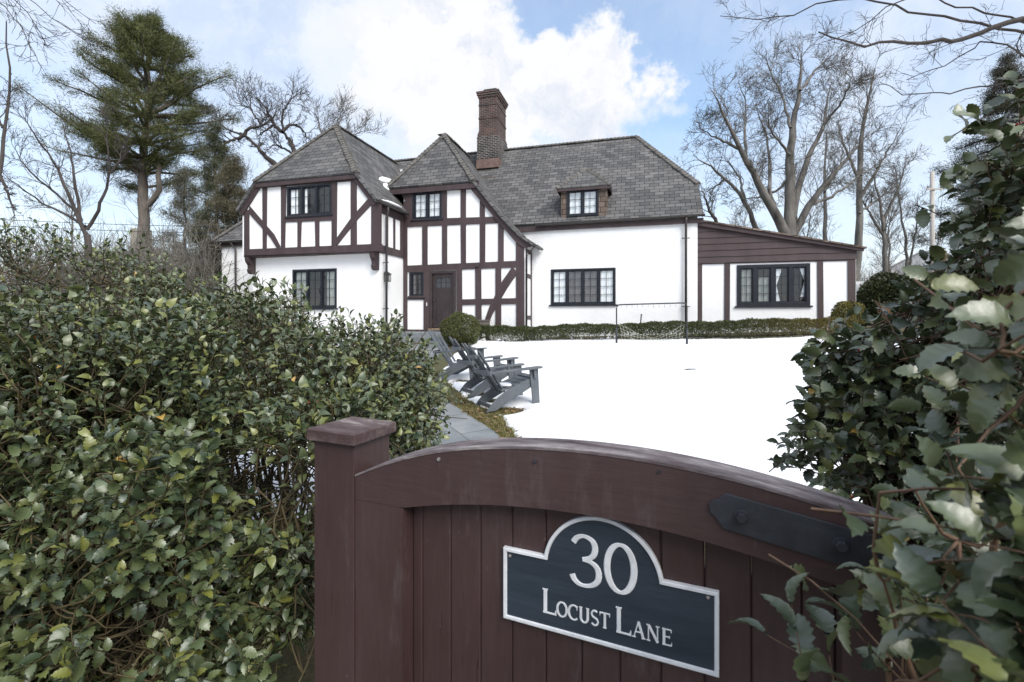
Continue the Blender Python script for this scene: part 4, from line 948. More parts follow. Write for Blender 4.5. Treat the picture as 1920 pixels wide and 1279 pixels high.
# ================================================================== leaf tools
def leaf_template(kind):
    """verts (along 0..1, side, up) and triangles; spiny holly leaf folded on the midrib"""
    if kind == 'far': out_ = [(.18, .15), (.36, .27), (.50, .255), (.66, .24), (.82, .13)]
    else: out_ = [(.07, .08), (.17, .23), (.23, .19), (.33, .33), (.40, .26), (.51, .345), (.57, .26), (.68, .29), (.73, .20), (.84, .18), (.90, .07)]
    n = len(out_); mid = [0.0]+[o_[0] for o_ in out_]+[1.0]; V = []
    for a in mid: V.append((a, 0, .10*math.sin(a*3.1)-.16*a*a))
    for sgn in (1, -1):
        for i, (a, w_) in enumerate(out_): V.append((a+.02, sgn*w_, .10*math.sin(a*3.1)-.16*a*a+.30*w_+(.018 if i % 2 == 0 else -.018)*(kind != 'far')))
    F = []; m_ = len(mid)
    for b_, sg in ((m_, 1), (m_+n, -1)):
        F.append((0, 1, b_) if sg < 0 else (0, b_, 1))
        for i in range(n-1):
            q = [(i+1, i+2, b_+i+1), (i+1, b_+i+1, b_+i)]
            F += q if sg > 0 else [t_[::-1] for t_ in q]
        F.append((m_-2, m_-1, b_+n-1) if sg > 0 else (m_-2, b_+n-1, m_-1))
    return np.array(V, float), np.array(F, int)
def place_leaves(pos, d, up, ln, wd, tint, tmpl):
    V, F = tmpl; d = norm(d); s = norm(np.cross(up, d)); u = np.cross(d, s)
    P = pos[:, None]+(d[:, None]*V[None, :, 0:1]+u[:, None]*V[None, :, 2:3])*ln[:, None, None]+s[:, None]*V[None, :, 1:2]*wd[:, None, None]
    n, k = len(pos), len(V)
    return P.reshape(-1, 3), (F[None]+np.arange(n)[:, None, None]*k).reshape(-1, 3), np.repeat(tint, k, 0)
def holly_tint(n, yellow=.12):
    t = rng.uniform(0, 1, (n, 1)); c = np.array([.025, .046, .020])*(1-t)+np.array([.108, .134, .050])*t
    y = rng.uniform(0, 1, n) < yellow; ty = rng.uniform(.3, 1, (n, 1)); c[y] = (c*(1-ty)+np.array([.18, .19, .035])*ty)[y]
    z = rng.uniform(0, 1, n) < .003; c[z] = np.array([.42, .26, .06]); return c
def holly_bush(name, label, base, ells, ntw, outline, holes, leaf, tmpl, mat, seed, hubs=60, zmin=.12, yellow=.12, group=None, stem_r=.028, twig_l=(.12, .30), nleaf=(6, 12), inner=.35, stems=5, sgap=.02, holdens=.05, minY=0, stemmat=None, berries=60, lean=.42, upb=.35, shoots=0):
    global rng
    rng = np.random.default_rng(seed); root = empty(name, (base[0], base[1], gz(base[0], base[1]))); off = np.array(root.location)
    tag(root, label, 'bush', group); stemmat = stemmat or STEM
    E = np.array([e_[:6] for e_ in ells], float); wts = np.array([e_[6] for e_ in ells], float); wts /= wts.sum()
    tips = []; dirs = []
    while len(tips) < ntw:
        k = rng.choice(len(E), 4000, p=wts); dd = norm(rng.normal(size=(4000, 3)))
        rr = np.where(rng.uniform(0, 1, 4000) < inner, rng.uniform(.35, 1, 4000), rng.uniform(.84, 1.03, 4000))
        p = E[k, :3]+dd*E[k, 3:]*rr[:, None]
        p += .10*np.stack([np.sin(p[:, 1]*5+p[:, 2]*4), np.sin(p[:, 0]*4+1), np.sin(p[:, 0]*6+p[:, 1]*5)], -1)*min(1, E[:, 3].min())
        ok = p[:, 2] > zmin
        cl = np.sin(p[:, 0]*7.3+seed)*np.sin(p[:, 1]*6.1+p[:, 2]*3)+.8*np.sin(p[:, 2]*8.7+p[:, 0]*3.1)+.6*np.sin(p[:, 0]*15+p[:, 2]*13)
        ok &= (cl > -.55) | (rng.uniform(0, 1, 4000) < .22)      # clumps with dark gaps between
        for j in range(len(E)):
            q = (((p-E[j, :3])/E[j, 3:])**2).sum(1); ok &= ~((q < .30) & (k != j))
        x_, y_ = topx(p); ok &= inpoly(x_+rng.normal(size=4000)*9, y_+rng.normal(size=4000)*11, outline) & (p[:, 1] > minY)
        for h_ in holes: ok &= ~(inpoly(x_, y_, h_) & (rng.uniform(0, 1, len(p)) > holdens))
        g_ = norm(dd/E[k, 3:]); g_[:, 2] += upb; 
        for a_, b_ in zip(p[ok], g_[ok]): tips.append(a_); dirs.append(b_)
    tips = np.array(tips[:ntw]); dirs = norm(np.array(dirs[:ntw])+rng.normal(size=(ntw, 3))*.38)
    T = Tubes(); base3 = np.array([base[0], base[1], off[2]])
    hk = rng.choice(ntw, hubs, replace=False); hub = tips[hk]-dirs[hk]*np.minimum(.45*E[:, 3].mean(), .5)
    LIMB = []
    sb = [base3+np.array([rng.uniform(-sgap, sgap)*8, rng.uniform(-sgap, sgap)*6, -.05]) for _ in range(stems)]
    for i, h_ in enumerate(hub):
        b_ = sb[i % stems]; mid = b_*.45+h_*.55; mid[2] = b_[2]+(h_[2]-b_[2])*.62; m1 = b_*.8+h_*.2; m1[2] = b_[2]+(h_[2]-b_[2])*.3
        pts = np.array([b_, m1+rng.normal(size=3)*.03, mid+rng.normal(size=3)*.05, h_]); tt = np.linspace(0, 1, 10)
        pp = np.stack([np.interp(tt, [0, .33, .66, 1], pts[:, c_]) for c_ in range(3)], -1); pp[1:-1] += rng.normal(size=(8, 3))*.012; LIMB += [pp[q] for q in range(3, 10)]; T.add(pp, np.linspace(stem_r*rng.uniform(.5, 1), stem_r*.25, 10), 6)
    LP = []; LD = []; LU = []; LL = []; LIMB = np.array(LIMB)
    for i in range(ntw):
        L_ = rng.uniform(*twig_l); t0 = tips[i]-dirs[i]*L_; bend = rng.normal(size=3)*.05; bend[2] += .03
        tt = np.linspace(0, 1, 5)[:, None]; path = t0+dirs[i]*L_*tt+bend*L_*4*tt*(1-tt)
        dq = ((LIMB-(t0-dirs[i]*.12))**2).sum(1); h_ = LIMB[np.argmin(dq)]; dist = np.linalg.norm(h_-t0)
        xq, yq = topx(t0); inside = bool(inpoly(xq, yq, outline))
        if dist < .42 and inside:
            mdd = (h_+t0)/2+rng.normal(size=3)*.06*dist; mdd[2] -= .06*dist; T.add([h_, h_*.55+mdd*.45+[0, 0, -.01], mdd, mdd*.45+t0*.55, t0], [stem_r*.2, stem_r*.17, stem_r*.15, stem_r*.13, stem_r*.11], 4)
            if i % 3 == 0: LIMB = np.concatenate([LIMB, [mdd, t0]])
        T.add(path, np.linspace(stem_r*.13, stem_r*.05, 5), 4)
        nl = rng.integers(*nleaf); ts = np.linspace(.12, 1, nl); ph = rng.uniform(0, 6.28)
        a_ = np.cross(dirs[i], [0.1, .2, 1]); a_ /= np.linalg.norm(a_); b_ = np.cross(dirs[i], a_)
        for q in range(nl):
            t_ = ts[q]; p_ = t0+dirs[i]*L_*t_+bend*L_*4*t_*(1-t_); an = ph+q*2.4; rad = a_*math.cos(an)+b_*math.sin(an)
            ld = rad*(1.0-.45*t_**3)+dirs[i]*(.55+.5*t_**3)+np.array([0, 0, .05]); LP.append(p_); LD.append(ld); LU.append(dirs[i]*.6-rad*.2*0+np.array([0, 0, .75])+rng.normal(size=3)*lean); LL.append(rng.uniform(*leaf))
    LP = np.array(LP); LD = np.array(LD); LU = np.array(LU); LL = np.array(LL); n = len(LP)
    x_, y_ = topx(LP); ok = np.linalg.norm(LP-np.array([0, 0, CAMZ]), axis=1) > minY+.02
    for h_ in holes: ok &= ~(inpoly(x_, y_, h_) & (rng.uniform(0, 1, n) > holdens+.25))
    LP, LD, LU, LL = LP[ok], LD[ok], LU[ok], LL[ok]; n = len(LP)
    v, f, c = place_leaves(LP, LD, LU, LL, LL*rng.uniform(.72, 1.05, n), holly_tint(n, yellow), tmpl)
    for _ in range(shoots):
        i = rng.integers(0, ntw); a_ = tips[i]-dirs[i]*.35; dd = dirs[i]+rng.normal(size=3)*.5; dd[2] = abs(dd[2])*.6; dd /= np.linalg.norm(dd); l_ = rng.uniform(.3, .6)
        T.add([a_, a_+dd*l_*.5+rng.normal(size=3)*.02, a_+dd*l_+rng.normal(size=3)*.04], [.0045, .0032, .0015], 4)
    T.build('branches', stemmat, root, off)
    npmesh('foliage', v-off, f, mat, root, smooth=True, tint=c)
    if berries:
        k = rng.choice(n, berries)
        for p_ in LP[k]:
            B = MB()
            for _ in range(rng.integers(1, 4)):
                q = p_+rng.normal(size=3)*.010-off; r_ = .0042
                V_ = [(q[0]+r_*math.sin(th)*math.cos(ph), q[1]+r_*math.sin(th)*math.sin(ph), q[2]+r_*math.cos(th)) for th in (.02, .8, 1.57, 2.3, 3.12) for ph in (0, 1.05, 2.1, 3.14, 4.19, 5.24)]
                B.add(V_, [(a*6+b, (a+1)*6+b, (a+1)*6+(b+1) % 6, a*6+(b+1) % 6) for a in range(4) for b in range(6)])
            B.build('berry_cluster', BERRY, root, smooth=True, uv=False)
    return root
TF, TNR = leaf_template('far'), leaf_template('near')
OUT_L = [(-700, 380), (20, 405), (110, 425), (215, 440), (300, 478), (400, 515), (440, 490), (500, 505), (545, 520), (560, 560), (600, 575), (640, 592), (700, 605), (750, 600), (775, 640), (800, 640), (830, 700), (838, 740), (830, 800), (815, 850), (760, 850), (745, 790), (640, 790), (575, 790), (590, 900), (596, 1010), (640, 1075), (635, 1125), (605, 1160), (600, 1500), (-700, 1500)]
HOLE = [[(415, 850), (585, 820), (600, 1010), (520, 1000), (440, 965)], [(95, 960), (160, 940), (190, 1010), (110, 1015)], [(180, 1150), (330, 1110), (300, 1290), (160, 1290)]]
holly_bush('holly_bush', 'large sprawling green holly bush left of the gate post, red berries low down', (-1.15, 2.55),
    [(-1.25, 2.7, 1.15, .95, 1.05, .72, 5), (-.85, 2.9, 1.15, .62, .8, .50, 2.2), (-1.75, 1.9, 1.0, .8, .6, .75, 3.2), (-.72, 1.75, .95, .30, .32, .5, 1.1)], 3600, OUT_L, HOLE, (.032, .056), TF, HOLLY, 5, hubs=56, yellow=.24, stem_r=.022, shoots=150, stems=6, berries=45, twig_l=(.12, .32), minY=1.05)
holly_bush('holly_bush', 'dense holly bush at the lower left edge, nearest of the left hollies', (-1.45, 1.55),
    [(-1.35, 1.45, .72, .65, .42, .55, 3), (-2.2, 1.9, .95, .9, .5, .8, 3)], 2500, OUT_L, HOLE, (.034, .058), TNR, HOLLY, 6, hubs=45, yellow=.16, shoots=60, stem_r=.017, stems=4, berries=40, minY=1.0)
holly_bush('holly_bush', 'tall holly bush behind at the far left, its leafy top against the sky', (-3.6, 3.7),
    [(-3.5, 3.6, 1.35, 1.5, 1.1, 1.0, 4), (-2.3, 3.5, 1.15, .9, .9, .78, 3), (-4.8, 3.2, 1.3, 1.3, 1.2, 1.0, 2)], 2500, OUT_L, HOLE[:1], (.034, .056), TF, HOLLY, 8, hubs=70, yellow=.30, shoots=260, stems=6, berries=20)
OUT_R = [(1930, 160), (1880, 175), (1850, 210), (1785, 235), (1790, 310), (1795, 400), (1760, 455), (1700, 530), (1640, 590), (1560, 620), (1495, 650), (1525, 700), (1500, 760), (1480, 810), (1470, 880), (1530, 925), (1620, 950), (1600, 1010), (1560, 1060), (1470, 1090), (1410, 1050), (1420, 1150), (1440, 1230), (1480, 1500), (2700, 1500), (2700, 0), (1990, 0)]
holly_bush('holly_bush', 'glossy holly bush right of the gate, standing behind it over the snow', (1.45, 1.55),
    [(1.42, 1.42, 1.22, .60, .50, .42, 4), (1.40, 1.22, 1.62, .46, .38, .42, 2.4), (1.22, 1.5, 1.12, .42, .4, .36, 1.6), (1.24, 1.45, 1.52, .38, .32, .26, 1.7), (1.9, 1.5, 1.3, .6, .5, .6, 1.2), (1.36, 1.15, 1.98, .32, .30, .30, 1.5)], 1450, OUT_R, [], (.040, .062), TNR, HOLLYN, 21, hubs=70, yellow=.07, stems=5, stem_r=.016, stemmat=STEMB, berries=14, twig_l=(.12, .26), nleaf=(6, 10), zmin=.5, minY=.62, upb=.2, lean=.34)
holly_bush('holly_bush', 'nearest holly with big spiny leaves crossing the right edge of the photo', (.95, .72),
    [(.86, .70, 1.28, .28, .20, .28, 2.2), (.66, .62, 1.16, .24, .14, .17, 2.4), (.90, .66, 1.60, .22, .16, .20, 1.2), (.44, .38, 1.36, .10, .05, .13, .9), (.60, .50, 1.62, .10, .08, .14, .7), (.43, .57, 1.17, .13, .06, .11, .9)], 275, OUT_R, [], (.042, .062), TNR, HOLLYN, 33, hubs=20, yellow=.10, stems=3, stem_r=.013, stemmat=STEMB, berries=8, twig_l=(.12, .22), nleaf=(5, 8), zmin=.6, minY=.27, inner=.2, upb=.1, lean=.34)

# ================================================================== clipped shrubs and the low hedge
def shell_leaves(pfun, n, size, cols, seed):
    r_ = np.random.default_rng(seed); P, Nn = pfun(r_, n); m_ = len(P); d = norm(Nn*.6+r_.normal(size=(m_, 3))*.7+np.array([0, 0, .3])); u = norm(r_.normal(size=(m_, 3))+Nn)
    s = norm(np.cross(d, u)); L_ = r_.uniform(*size, m_)[:, None]
    V = np.stack([P, P+d*L_*.5+s*L_*.32, P+d*L_, P+d*L_*.5-s*L_*.32], 1).reshape(-1, 3)
    t_ = r_.uniform(0, 1, (m_, 1)); c = np.array(cols[0])*(1-t_)+np.array(cols[1])*t_
    return V, np.arange(m_*4).reshape(-1, 4), np.repeat(c, 4, 0)
def round_shrub(label, x, y, rx, ry, h, cols, n, seed, snow=0, name='round_shrub', size=(.025, .055)):
    g_ = gz(x, y); o = tag(empty(name, (x, y, g_)), label, 'shrub')
    def pf(r_, n_):
        d = norm(r_.normal(size=(n_, 3))); rr = np.where(r_.uniform(0, 1, n_) < .7, r_.uniform(.88, 1.0, n_), r_.uniform(.5, .9, n_))
        q = rr*(1+.05*np.sin(d[:, 0]*7+seed)+.05*np.sin(d[:, 2]*6+d[:, 1]*5)); P = d*q[:, None]*np.array([rx, ry, h*.56]); P[:, 2] += h*.5
        ok = P[:, 2] > .03; return P[ok], d[ok]
    v, f, c = shell_leaves(pf, n, size, cols, seed); npmesh('foliage', v, f, BOXW, o, tint=c)
    T = Tubes(); r_ = np.random.default_rng(seed)
    for _ in range(40): d = norm(r_.normal(size=3)); d[2] = abs(d[2]); e_ = d*np.array([rx, ry, h])*.85; T.add([(0, 0, -.03), e_*.4+r_.normal(size=3)*.03, e_], [.012, .008, .003], 4)
    T.build('stems', STEM, o)
    if snow:
        m = MB()
        for k in range(snow): v_, f_ = snowlump((r_.uniform(-rx, rx)*.7, r_.uniform(-ry, .2*ry)-ry*.4, r_.uniform(.1, .75)*h), (r_.uniform(.03, .09), .06, r_.uniform(.02, .05)), k, None); m.add(v_, f_)
        m.build('snow_patch', SNOW, o, smooth=True)
    return o
OL = [(.040, .052, .016), (.115, .118, .036)]
(x_, y_) = gpt(860, 652, .0); round_shrub('round clipped yellow green shrub beside the stone door step', x_, y_+.5, .64, .6, 1.02, OL, 16000, 3)
(x_, y_) = gpt(893, 642, .0); round_shrub('small low shrub dusted with snow at the near end of the hedge', x_+.05, y_+.1, .34, .3, .40, [(.035, .05, .03), (.09, .10, .06)], 2500, 4, snow=16, name='small_shrub')
(x_, y_) = gpt(1592, 620, .0); round_shrub('round clipped golden green shrub at the right corner of the lean-to', 9.75, 13.6, .44, .44, .95, [(.07, .065, .012), (.17, .145, .03)], 12000, 5)
(x_, y_) = (10.9, 13.5); 
# ornamental grass tuft
o = tag(empty('ornamental_grass', (11.0, 13.6, gz(11, 13.6))), 'tuft of reddish brown dry grass right of the golden round shrub', 'grass tuft'); T = Tubes(); r_ = np.random.default_rng(9)
for _ in range(260): a = r_.uniform(0, 6.28); l_ = r_.uniform(.5, 1.0); e_ = np.array([math.cos(a), math.sin(a), 0])*r_.uniform(.05, .38); T.add([(0, 0, 0), e_*.3+[0, 0, l_*.6], e_+[0, 0, l_*.95]], [.006, .005, .002], 3)
T.build('blades', two('dry_grass_blade', (.16, .085, .05), (.30, .18, .11), 5), o)
# low hedge along the house
u0h, u1h = hp(897, 620, HED_V)[0], hp(1600, 615, HED_V)[0]
hx0 = toworld(u0h, HED_V); hedge = tag(empty('low_hedge', (hx0[0], hx0[1], gz(*hx0)), -math.atan2(.2667, .9637)), 'long low clipped green hedge running in front of the white house wall', 'hedge')
HL = u1h-u0h
def hcol(P):
    w = [toworld(u0h+p[0], HED_V+p[1]) for p in P]; return np.array([gz(*q) for q in w])-gz(*hx0)
def hpf(r_, n_):
    x = r_.uniform(0, HL, n_); a = r_.uniform(-.15, 3.3, n_); rr = np.where(r_.uniform(0, 1, n_) < .75, r_.uniform(.88, 1.02, n_), r_.uniform(.5, .9, n_))
    bulge = 1+.07*np.sin(x*3.1)+.05*np.sin(x*7.3+1)
    sq = lambda c_: np.sign(c_)*np.abs(c_)**.55
    y = sq(np.cos(a))*.30*rr*bulge; z = (.10+.45*np.maximum(sq(np.sin(a)), -.1)*rr*(1+.05*np.sin(x*2.3)+.04*np.sin(x*9)))
    low = (z < .25) & (np.sin(x*1.7+.6)+.5*np.sin(x*4.1) > .05) & (x < HL*.62) & (r_.uniform(0, 1, n_) < .65)
    P = np.stack([x, y, z], -1)[~low]; Nn = np.stack([0*x, np.cos(a), np.sin(a)], -1)[~low]; P[:, 2] += hcol(P); return P, Nn
v, f, c = shell_leaves(hpf, 60000, (.025, .055), [(.026, .038, .013), (.072, .082, .024)], 14)
gold = np.clip((v[:, 0:1]-HL*.72)/(HL*.2), 0, 1)*.55; c = c*(1-gold)+np.array([.17, .125, .03])*gold
npmesh('foliage', v, f, BOXW, hedge, tint=c)
T = Tubes(); r_ = np.random.default_rng(15)
for _ in range(900):
    x = r_.uniform(0, HL); b_ = np.array([x, r_.uniform(-.12, .12), -.03+float(hcol([(x, 0)])[0])]); T.add([b_, b_+[r_.normal()*.05, r_.normal()*.08, .22], b_+[r_.normal()*.10, r_.normal()*.14-.03, .42]], [.006, .004, .002], 3)
T.build('stems', two('hedge_twigs', (.035, .03, .025), (.09, .07, .055), 9), hedge)
m = MB()
for _ in range(90):
    x = r_.uniform(0, HL*.62)
    if math.sin(x*1.7+.6)+.5*math.sin(x*4.1) > -.1: v_, f_ = snowlump((x, r_.uniform(-.22, .0), r_.uniform(.05, .27)+float(hcol([(x, 0)])[0])), (r_.uniform(.02, .07), .05, r_.uniform(.015, .04)), _, None); m.add(v_, f_)
m.build('snow_patch', SNOW, hedge, smooth=True)
for (px, sc) in ((1012, 1), (1060, .6)):
    uu = hp(px, 610, 16.5)[0]; wx, wy = toworld(uu, 16.5); v_, f_ = snowlump((0, 0, 0), (.35*sc, .25, .30*sc), 2, None); o = MB().add(v_, f_).build('snow_heap', SNOW, smooth=True); o.location = (wx, wy, gz(wx, wy)+.18); tag(o, 'snow heap against the white wall behind the hedge, '+('the larger near the timbered gable' if sc == 1 else 'the smaller one to its right'), 'snow heap')
# evergreen screen right of the lean-to
for k, (x, y, w_, h) in enumerate(((14.6, 18.2, 1.0, 1.75), (16.4, 18.0, 1.1, 1.6), (18.4, 17.7, 1.2, 1.9), (20.5, 17.4, 1.2, 1.75), (22.6, 17.2, 1.3, 2.0))):
    r2 = round_shrub(['broad dark evergreen shrub against the right wall of the lean-to', 'dark evergreen shrub, second to the right of the lean-to', 'taller dark evergreen shrub, third to the right of the lean-to', 'dark evergreen shrub behind the right holly, fourth from the lean-to', 'tall dark evergreen shrub behind the right holly, farthest from the lean-to'][k], x, y, w_, .9, h, [(.018, .028, .012), (.06, .07, .025)], 16000, 40+k, name='evergreen_shrub', size=(.07, .16))
    r2['group'] = 'dark evergreen shrubs right of the house'

# ================================================================== trees
def rot_about(d, ang, rg):
    a = np.cross(d, rg.normal(size=3)); a /= np.linalg.norm(a)+1e-9; return d*math.cos(ang)+a*math.sin(ang)
def limbpath(pts, n=14, jit=.0, rg=rng):
    P = np.array(pts, float); dl = np.r_[0, np.cumsum(np.linalg.norm(np.diff(P, axis=0), axis=1))]; t = np.linspace(0, dl[-1], n)
    Q = np.stack([np.interp(t, dl, P[:, c]) for c in range(3)], -1)
    for _ in range(1): Q[1:-1] = (Q[:-2]+2*Q[1:-1]+Q[2:])/4
    Q[1:-1] += rg.normal(size=(n-2, 3))*jit; return Q
def twigs(T, path, r, L_, lvl, mx, rg, cnt, spread=(25, 60), up=.12, start=.25, rmin=.006, tips=None, wig=.10):
    n = len(path)
    for _ in range(cnt[lvl]):
        t = rg.uniform(start, 1)*(n-1); i = min(int(t), n-2); p = path[i]+(path[i+1]-path[i])*(t-i); d = path[i+1]-path[i]; d = d/np.linalg.norm(d)
        dd = rot_about(d, R(rg.uniform(*spread)), rg); dd[2] += up; dd /= np.linalg.norm(dd); ll = L_*rg.uniform(.55, 1.15)*(1-.35*t/(n-1)); m_ = 6
        pp = [p]; 
        for k in range(m_-1): dd = dd+rg.normal(size=3)*wig*1.6; dd[2] += up*.35; dd /= np.linalg.norm(dd); pp.append(pp[-1]+dd*ll/(m_-1))
        pp = np.array(pp); rr = max(r*(.34+.25*rg.uniform())*(1-.5*t/(n-1)), rmin); T.add(pp, np.linspace(rr, max(rr*.3, rmin*.6), m_), 5 if lvl == 0 else 3)
        if tips is not None: tips.append((pp, lvl))
        if lvl+1 < mx: twigs(T, pp, rr, L_*.52, lvl+1, mx, rg, cnt, spread, up, .15, rmin, tips, wig)
def traced_tree(name, label, cat, Y, limbs, mat, seed, cnt, L0_, mx=3, up=.12, rmin=.008, basepx=None, group=None, spread=(25, 60), depth=1.0, wig=.10, start=.25):
    """limbs: list of (pixel path, r0, r1, depth drift, twig length factor)"""
    rg = np.random.default_rng(seed); b_ = limbs[0][0][0]; X0 = (b_[0]-CX)/FPX*Y; base = np.array([X0, Y, gz(X0, Y)]); T = Tubes(); TW = Tubes()
    for k, (pp, r0, r1, dz_, lf) in enumerate(limbs):
        P = []; n = len(pp)
        for i, (px, py) in enumerate(pp): yy = Y+dz_*depth*(i/(n-1))**1.2; P.append(P3(px, py, yy))
        if k == 0: P = [base-np.array([0, 0, .2])]+P
        Q = limbpath(P, 16, .03*Y/28, rg); rs = r1*.35+(r0-r1*.35)*np.linspace(1, 0, 16)**.85 if k else np.linspace(r0, r1, 16)
        if k == 0: rs[0] *= 1.3
        T.add(Q, rs, 9)
        if lf > 0: twigs(TW, Q, r1*1.3+.02, L0_*lf, 0, mx, rg, cnt, spread, up, start, rmin, None, wig)
    o = tag(empty(name, tuple(base)), label, cat, group); T.build('trunk', mat, o, base); TW.build('crown', mat, o, base); return o
big = [([(1480, 520), (1480, 445)], .62, .50, 0, 0),
 ([(1480, 450), (1482, 400), (1482, 330), (1484, 240), (1500, 170), (1503, 95)], .42, .07, .5, 1.0),
 ([(1478, 446), (1450, 395), (1418, 335), (1388, 280), (1362, 225), (1335, 170)], .34, .06, -2.5, .9),
 ([(1487, 440), (1515, 388), (1545, 348), (1592, 292), (1635, 245)], .28, .05, -1, .9),
 ([(1486, 410), (1498, 350), (1518, 290), (1545, 235), (1548, 200), (1560, 150)], .26, .05, 3, .9),
 ([(1455, 400), (1440, 350), (1443, 300), (1438, 250), (1415, 195)], .15, .04, 3, .8),
 ([(1482, 290), (1460, 262), (1440, 240), (1440, 200)], .10, .04, -2, .7),
 ([(1482, 240), (1468, 180), (1440, 130), (1435, 90)], .10, .04, 2, .8),
 ([(1484, 330), (1455, 360), (1415, 372), (1380, 372)], .10, .03, 2, .5),
 ([(1388, 280), (1350, 262), (1310, 240)], .11, .03, -1, .6), ([(1400, 300), (1395, 250), (1400, 200), (1385, 150)], .12, .03, 2, .7),
 ([(1515, 385), (1560, 370), (1610, 330), (1660, 300)], .12, .03, 2, .7), ([(1500, 170), (1530, 130), (1560, 100)], .10, .03, 1, .7),
 ([(1545, 235), (1580, 190), (1600, 140)], .10, .03, -2, .7)]
big = [(p_, a_*.84, b_*.7, c_, d_) for p_, a_, b_, c_, d_ in big]
traced_tree('bare_tree', 'largest bare tree, forking wide just behind the lean-to roof', 'tree', 27, big, BARK, 3, (14, 7, 5), 2.8, rmin=.010, up=.06, wig=.13)
traced_tree('bare_tree', 'smaller bare tree leaning left between the main roof and the largest bare tree', 'tree', 30, [([(1424, 520), (1421, 432)], .20, .17, 0, 0), ([(1421, 436), (1395, 375), (1362, 335), (1325, 305), (1300, 300)], .17, .04, -1, .9), ([(1398, 380), (1385, 330), (1355, 290)], .10, .03, 1, .8), ([(1362, 335), (1340, 350), (1310, 372)], .07, .02, 1, .6)], BARK, 4, (9, 5, 4), 2.6, rmin=.010, up=.05, wig=.15)
traced_tree('bare_tree', 'low dark bare tree half hidden by the right corner of the main roof', 'tree', 24, [([(1400, 520), (1360, 438)], .14, .12, 0, 0), ([(1360, 440), (1330, 395), (1315, 350)], .12, .03, 0, .9)], BARKD, 5, (10, 5, 4), 2.0, rmin=.009, wig=.14)
traced_tree('bare_tree', 'tall straight bare tree just right of the lean-to end', 'tree', 33, [([(1600, 560), (1612, 440), (1612, 330), (1615, 250), (1640, 130)], .33, .05, 1, .0), ([(1612, 330), (1615, 250), (1640, 130)], .16, .05, 1, 1.0), ([(1613, 370), (1655, 300), (1690, 240)], .12, .03, -1, .9), ([(1612, 340), (1580, 270), (1570, 220)], .12, .03, 1, .9), ([(1612, 400), (1650, 370), (1700, 340)], .09, .03, 1, .7)], BARK, 6, (12, 6, 4), 3.0, rmin=.010, up=.16)
traced_tree('bare_tree', 'slender bare tree between the largest bare tree and the tall straight one', 'tree', 38, [([(1547, 520), (1547, 430), (1547, 320), (1550, 250)], .24, .05, 1, .9), ([(1547, 360), (1575, 310), (1585, 260)], .09, .03, 1, .8)], BARK, 7, (14, 6, 4), 2.8, rmin=.012, up=.14)
traced_tree('bare_tree', 'bare forked tree second to the right of the lean-to end', 'tree', 36, [([(1662, 560), (1658, 450), (1652, 400), (1640, 330)], .26, .05, 0, .9), ([(1655, 420), (1690, 340), (1700, 290)], .12, .03, 0, .8), ([(1655, 440), (1625, 390), (1605, 350)], .10, .03, 0, .7)], BARK, 8, (12, 6, 4), 2.6, rmin=.012)
traced_tree('bare_tree', 'thin leaning bare tree nearest the far white house', 'tree', 42, [([(1702, 560), (1700, 460), (1686, 380), (1680, 320)], .17, .04, 0, .9), ([(1704, 500), (1716, 440), (1722, 360)], .10, .03, 0, .8)], BARK, 9, (12, 6, 4), 2.4, rmin=.013)
# background trees of one generator, copied
def generic_tree(seed, h, r0, name='bare_tree'):
    rg = np.random.default_rng(seed); T = Tubes(); TW = Tubes(); trunk = limbpath([(0, 0, -.3), (.2, .1, h*.3), (-.1, .3, h*.6), (.3, 0, h)], 14, .08, rg); T.add(trunk, np.linspace(r0, r0*.12, 14), 7)
    twigs(TW, trunk, r0*.7, h*.34, 0, 3, rg, (16, 6, 5), (28, 58), .20, .28, .013, None, .09)
    o = empty(name, (0, 0, 0)); T.build('trunk', BARK, o); TW.build('crown', BARK, o); return o
g1, g2 = generic_tree(51, 15, .24), generic_tree(52, 12, .17)
spots = [(g1, 50, 62, 1.0, 'right of the thin leaning tree, behind the far white house'), (g2, 44, 55, 1.0, 'seen left of the far white house'), (g1, 33, 55, .95, 'far off between the two straight trees right of the lean-to'), (g2, 60, 66, 1.2, 'far right behind the utility pole'),
         (g2, 30, 60, 1.1, 'far off above the middle of the lean-to roof'), (g1, 58, 58, 1.0, 'far right between the utility pole and the dark conifer'), (g2, 39, 62, 1.25, 'far off just right of the lean-to end'),
         (g1, -36, 46, .8, 'far left behind the tall pine, left of its trunk'), (g2, -28, 48, 1.0, 'far left seen beside the neighbour house chimney'), (g2, -24, 44, .95, 'far left between the pine trunk and the house'), (g1, -47, 50, .85, 'at the far left edge beyond the holly')]
used = set()
for i, (g_, x, y, sc, where) in enumerate(spots):
    o = g_ if id(g_) not in used else copy_tree(g_); used.add(id(g_)); o.location = (x, y, gz(x, y)); o.rotation_euler = (0, 0, i*1.9); o.scale = (sc, sc, sc*(1+.06*(i % 3)))
    tag(o, 'thin grey bare tree '+where, 'tree', 'bare trees in the background')
